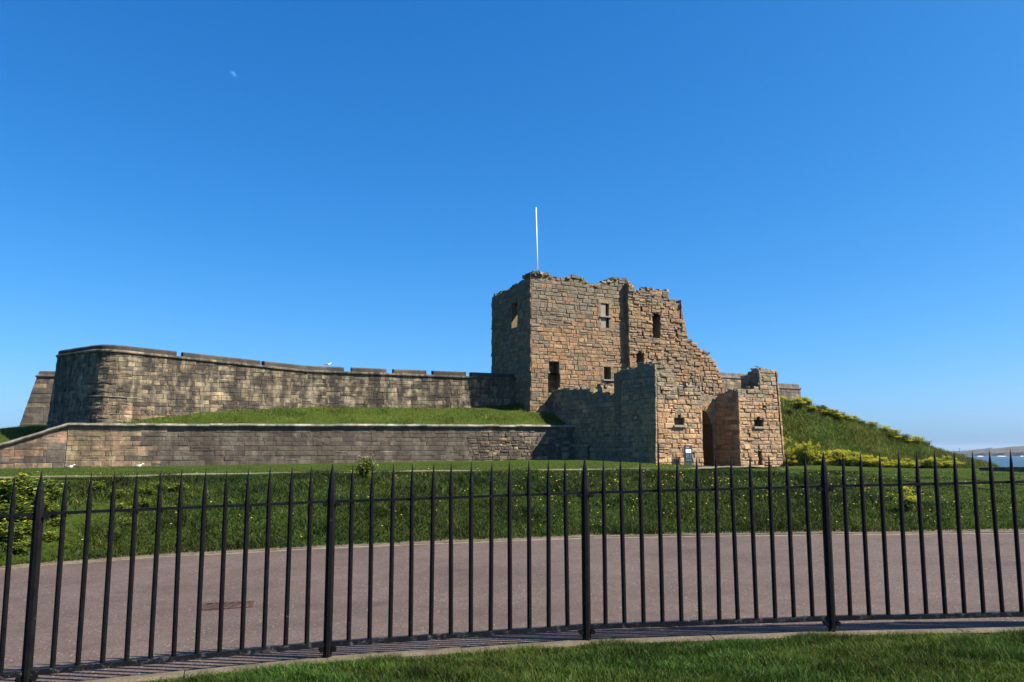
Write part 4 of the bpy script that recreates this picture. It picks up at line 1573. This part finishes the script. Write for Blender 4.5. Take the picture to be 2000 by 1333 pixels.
# low dark rail at the foot of the right tower
q0, q1 = atY(1511, 913.5, 71.5), atY(1604, 914, 73.0)
rl = empty('low_rail', (q0.x, q0.y, gz(q0.x, q0.y)), 'low dark rail lying by the lawn at the foot of the right gate tower', 'rail')
mb = MB()
mb.tube([q0, q0.lerp(q1, .5), q1], .085, 8)
mb.build('bar', M['timber'], rl, smooth=True)
for s_ in (.06, .5, .94):
    p_ = q0.lerp(q1, s_)
    mb = MB()
    mb.tube([(p_.x, p_.y, gz(p_.x, p_.y) - .1), p_], .06, 6)
    mb.build('leg', M['timber'], rl)


# gulls
def gull(loc, an, s_, label, white=True, group=None):
    g_ = empty('gull', loc, label, 'bird', group)
    ca, sa = math.cos(an), math.sin(an)

    def tr3(p_): return (loc[0] + (p_[0] * ca - p_[1] * sa) * s_, loc[1] + (p_[0] * sa + p_[1] * ca) * s_, loc[2] + p_[2] * s_)
    prof = [(-.34, .16, .012), (-.26, .17, .035), (-.12, .19, .075), (.03, .2, .095), (.14, .23, .08), (.2, .29, .05), (.23, .34, .048), (.27, .36, .05), (.31, .355, .03), (.34, .35, .012), (.38, .345, .005)]
    vs, fs = [], []
    n = 8
    for x, z, r in prof:
        for k in range(n):
            q = 2 * math.pi * k / n
            vs.append(tr3((x, math.cos(q) * r * .8, z + math.sin(q) * r)))
    for i in range(len(prof) - 1):
        for k in range(n): fs.append((i * n + k, i * n + (k + 1) % n, i * n + n + (k + 1) % n, i * n + n + k))
    fs += [tuple(range(n))[::-1], tuple((len(prof) - 1) * n + k for k in range(n))]
    add('body', vs, fs, M['feather' if white else 'feather_grey'], g_, smooth=True)
    for sg in (-1, 1):
        vs = [tr3(p_) for p_ in ((.1, sg * .07, .24), (.02, sg * .085, .17), (-.3, sg * .05, .15), (-.42, sg * .02, .16), (-.2, sg * .06, .235), (.0, sg * .07, .27), (-.1, sg * .1, .2))]
        add('wing', vs, [(0, 1, 6), (1, 2, 6), (2, 3, 6), (3, 4, 6), (4, 5, 6), (5, 0, 6)], M['feather_grey'], g_)
        mb = MB()
        mb.tube([tr3((.02, sg * .03, .13)), tr3((.02, sg * .03, 0))], .012 * s_, 5)
        mb.build('leg', M['rust'], g_)


gq = cp.P(GULL_U, ctop(GULL_U) + .63, -.3)
gull(gq, .3, 1.0, 'white gull standing on the parapet of the curtain wall')
gq = Vector(ff.P(ff.px(1486, 720)[0], prg[-3][1] + .22, -.5))
gull(gq, 2.6, .6, 'small dark bird perched on top of the right gate tower', False)
for x, y, lb in ((136, 921, 'white gull on the grass below the vertical joint of the retaining wall'), (270, 915, 'white gull on the grass below the sooty streak of the retaining wall')):
    q = bankpt(x, y)
    q = atY(x, y, 40)
    q.z = gz(q.x, q.y)
    gull(q, random.uniform(-.5, .5), .7, lb)

# ------------------------------------------------------------------ low wall at the lawn's edge, far headland, surf
lw = empty('boundary_wall', (45, 59, -.2), 'low dark boundary wall between the lawn and the sea', 'wall')
mlw = Masonry(lw, M['ashlar'])
wq0, wq1 = atY(1912, 911, 61.5), atY(2120, 911, 58.5)
fq = Plane(wq0, Vector((wq1.x - wq0.x, wq1.y - wq0.y, 0)))
Lq = Vector((wq1.x - wq0.x, wq1.y - wq0.y)).length + 22
prq = [(0, wq0.z), (Lq, wq0.z - .1)]
wq = mlw.core(fq, prq, -1.6, .5)
mlw.lay(wq, fq, prq, -.6, (.25, .35), (.6, 1.2), (.01, .05), lambda u, v, R: pick(R, SOOT[3:5], .2), ragged=0, jit=.012, gap=.008, bev=.02, seed=61)
mlw.finish(100)

D0 = 3670.0
hv, hf_ = [], []
hx = np.concatenate([np.linspace(1836, 2100, 90), np.linspace(2110, 2900, 40)])
rows = [(-30, 0), (0, .0), (12, .3), (160, .52), (420, .8), (800, 1.0), (1500, .9)]
for i, px_ in enumerate(hx):
    X = (px_ - CX) / F * D0
    yt = interp(px_, [1836, 1845, 1870, 1890, 1905, 1920, 1928, 1936, 1950, 1970, 2000, 2100, 2400, 2900], [889, 882.5, 880.5, 879.5, 877.5, 876, 874.5, 876.5, 874.5, 872.5, 871, 868, 866, 870])
    ztop = (HOR - yt) / F * (D0 + 800) + 25
    for dy, f in rows:
        jit_ = 3 * math.sin(px_ * .31 + dy * .02) + 2 * math.sin(px_ * .9 + dy)
        hv.append((X * (1 + dy / D0), D0 + dy + 8 * math.sin(px_ * .17), E0 - 25.5 + max(0, ztop * f + (jit_ * .5 if 0 < f < 1 else 0)) if dy >= 0 and f > 0 else E0 - 26))
k = len(rows)
for i in range(len(hx) - 1):
    for j in range(k - 1): hf_.append((i * k + j, i * k + k + j, i * k + k + j + 1, i * k + j + 1))
tag(add('headland', hv, hf_, M['far'], origin=(2800, D0, E0 - 25)), 'distant low headland of fields across the water', kind='structure')
mb = MB()
for i in range(len(hx) - 1):
    a, b_ = hv[i * k + 1], hv[(i + 1) * k + 1]
    t0, t1 = hv[i * k + 2][2] + 2, hv[(i + 1) * k + 2][2] + 2
    mb.put([(a[0], a[1] - 6, E0 - 26), (b_[0], b_[1] - 6, E0 - 26), (b_[0], b_[1] - 2, t1), (a[0], a[1] - 2, t0), (a[0], a[1] + 30, t0), (b_[0], b_[1] + 30, t1)], [(0, 1, 2, 3), (3, 2, 5, 4)])
tag(mb.build('cliff', M['far_cliff']), 'dark low cliff line of the distant headland', kind='structure')
mb = MB()
for xa, xb in ((1900, 1912), (1938, 1956), (1983, 1990), (2030, 2050)):
    n = 12
    a, b_ = (xa - CX) / F, (xb - CX) / F
    for kx in range(n):
        s0, s1 = kx / n, (kx + 1) / n
        d0 = D0 - 90 - 40 * math.sin(s0 * 5 + xa)
        w0 = 160 * math.sin(math.pi * (s0 + .04)) ** .6 if s0 < .96 else 20
        mb.put([((a + (b_ - a) * s0) * (d0 - w0), d0 - w0, E0 - 24.7), ((a + (b_ - a) * s1) * (d0 - w0), d0 - w0, E0 - 24.7), ((a + (b_ - a) * s1) * d0, d0, E0 - 24.2), ((a + (b_ - a) * s0) * d0, d0, E0 - 24.2)], [(0, 1, 2, 3)])
tag(mb.build('surf', M['foam']), 'white surf breaking along the distant shore', kind='stuff')
bq = atY(1874, 881, D0 + 200)
bc = empty('beacon', (bq.x, bq.y, bq.z - 6), 'thin mast on the skyline of the distant headland', 'mast')
mb = MB()
mb.tube([bq - Vector((0, 0, 6)), bq + Vector((0, 0, 12))], [1.2, .8], 6)
mb.build('mast', M['far_cliff'], bc)
mb = MB()
mb.box(bq + Vector((0, 0, 11)), (4, 0, 0), (0, .5, 0), (0, 0, .8))
mb.build('crosspiece', M['far_cliff'], bc)

# ------------------------------------------------------------------ moon
mq = Vector(ray(453, 148)).normalized() * 15000
mr = 15000 * 7.0 / F
vs, fs = [], []
nu, nv = 48, 28
for j in range(nv + 1):
    th = math.pi * j / nv
    for i in range(nu):
        ph = 2 * math.pi * i / nu
        vs.append((mq.x + mr * math.sin(th) * math.cos(ph), mq.y + mr * math.sin(th) * math.sin(ph), mq.z + E0 + mr * math.cos(th)))
vd = -mq.normalized()
for j in range(nv):
    for i in range(nu):
        f4 = (j * nu + i, j * nu + nu + i, j * nu + nu + (i + 1) % nu, j * nu + (i + 1) % nu)
        cn = sum((Vector(vs[q]) for q in f4), Vector()) / 4 - (mq + Vector((0, 0, E0)))
        if cn.dot(S) > 0 and cn.dot(vd) > 0: fs.append(f4)      # only the sunlit side shows through the blue air
mo = add('moon', vs, fs, M['moon'], None, origin=(mq.x, mq.y, mq.z + E0), smooth=True)
tag(mo, 'pale half moon high in the blue daytime sky', 'moon')

# ------------------------------------------------------------------ sea haze
hz = bpy.data.materials.new('sea_haze')
hz.use_nodes = True
ht = hz.node_tree
ht.nodes.clear()
ho = ht.nodes.new('ShaderNodeOutputMaterial')
hp = ht.nodes.new('ShaderNodeVolumePrincipled')
hp.inputs['Color'].default_value = (.72, .84, 1, 1)
hp.inputs['Density'].default_value = .00003
hp.inputs['Anisotropy'].default_value = 0.0
ht.links.new(hp.outputs[0], ho.inputs['Volume'])
mb = MB()
mb.box((3000, 6700, E0 + 22), (9100, 0, 0), (0, 7500, 0), (0, 0, 50))
o = mb.build('haze', hz)
tag(o, 'thin blue sea haze over the water', kind='stuff')
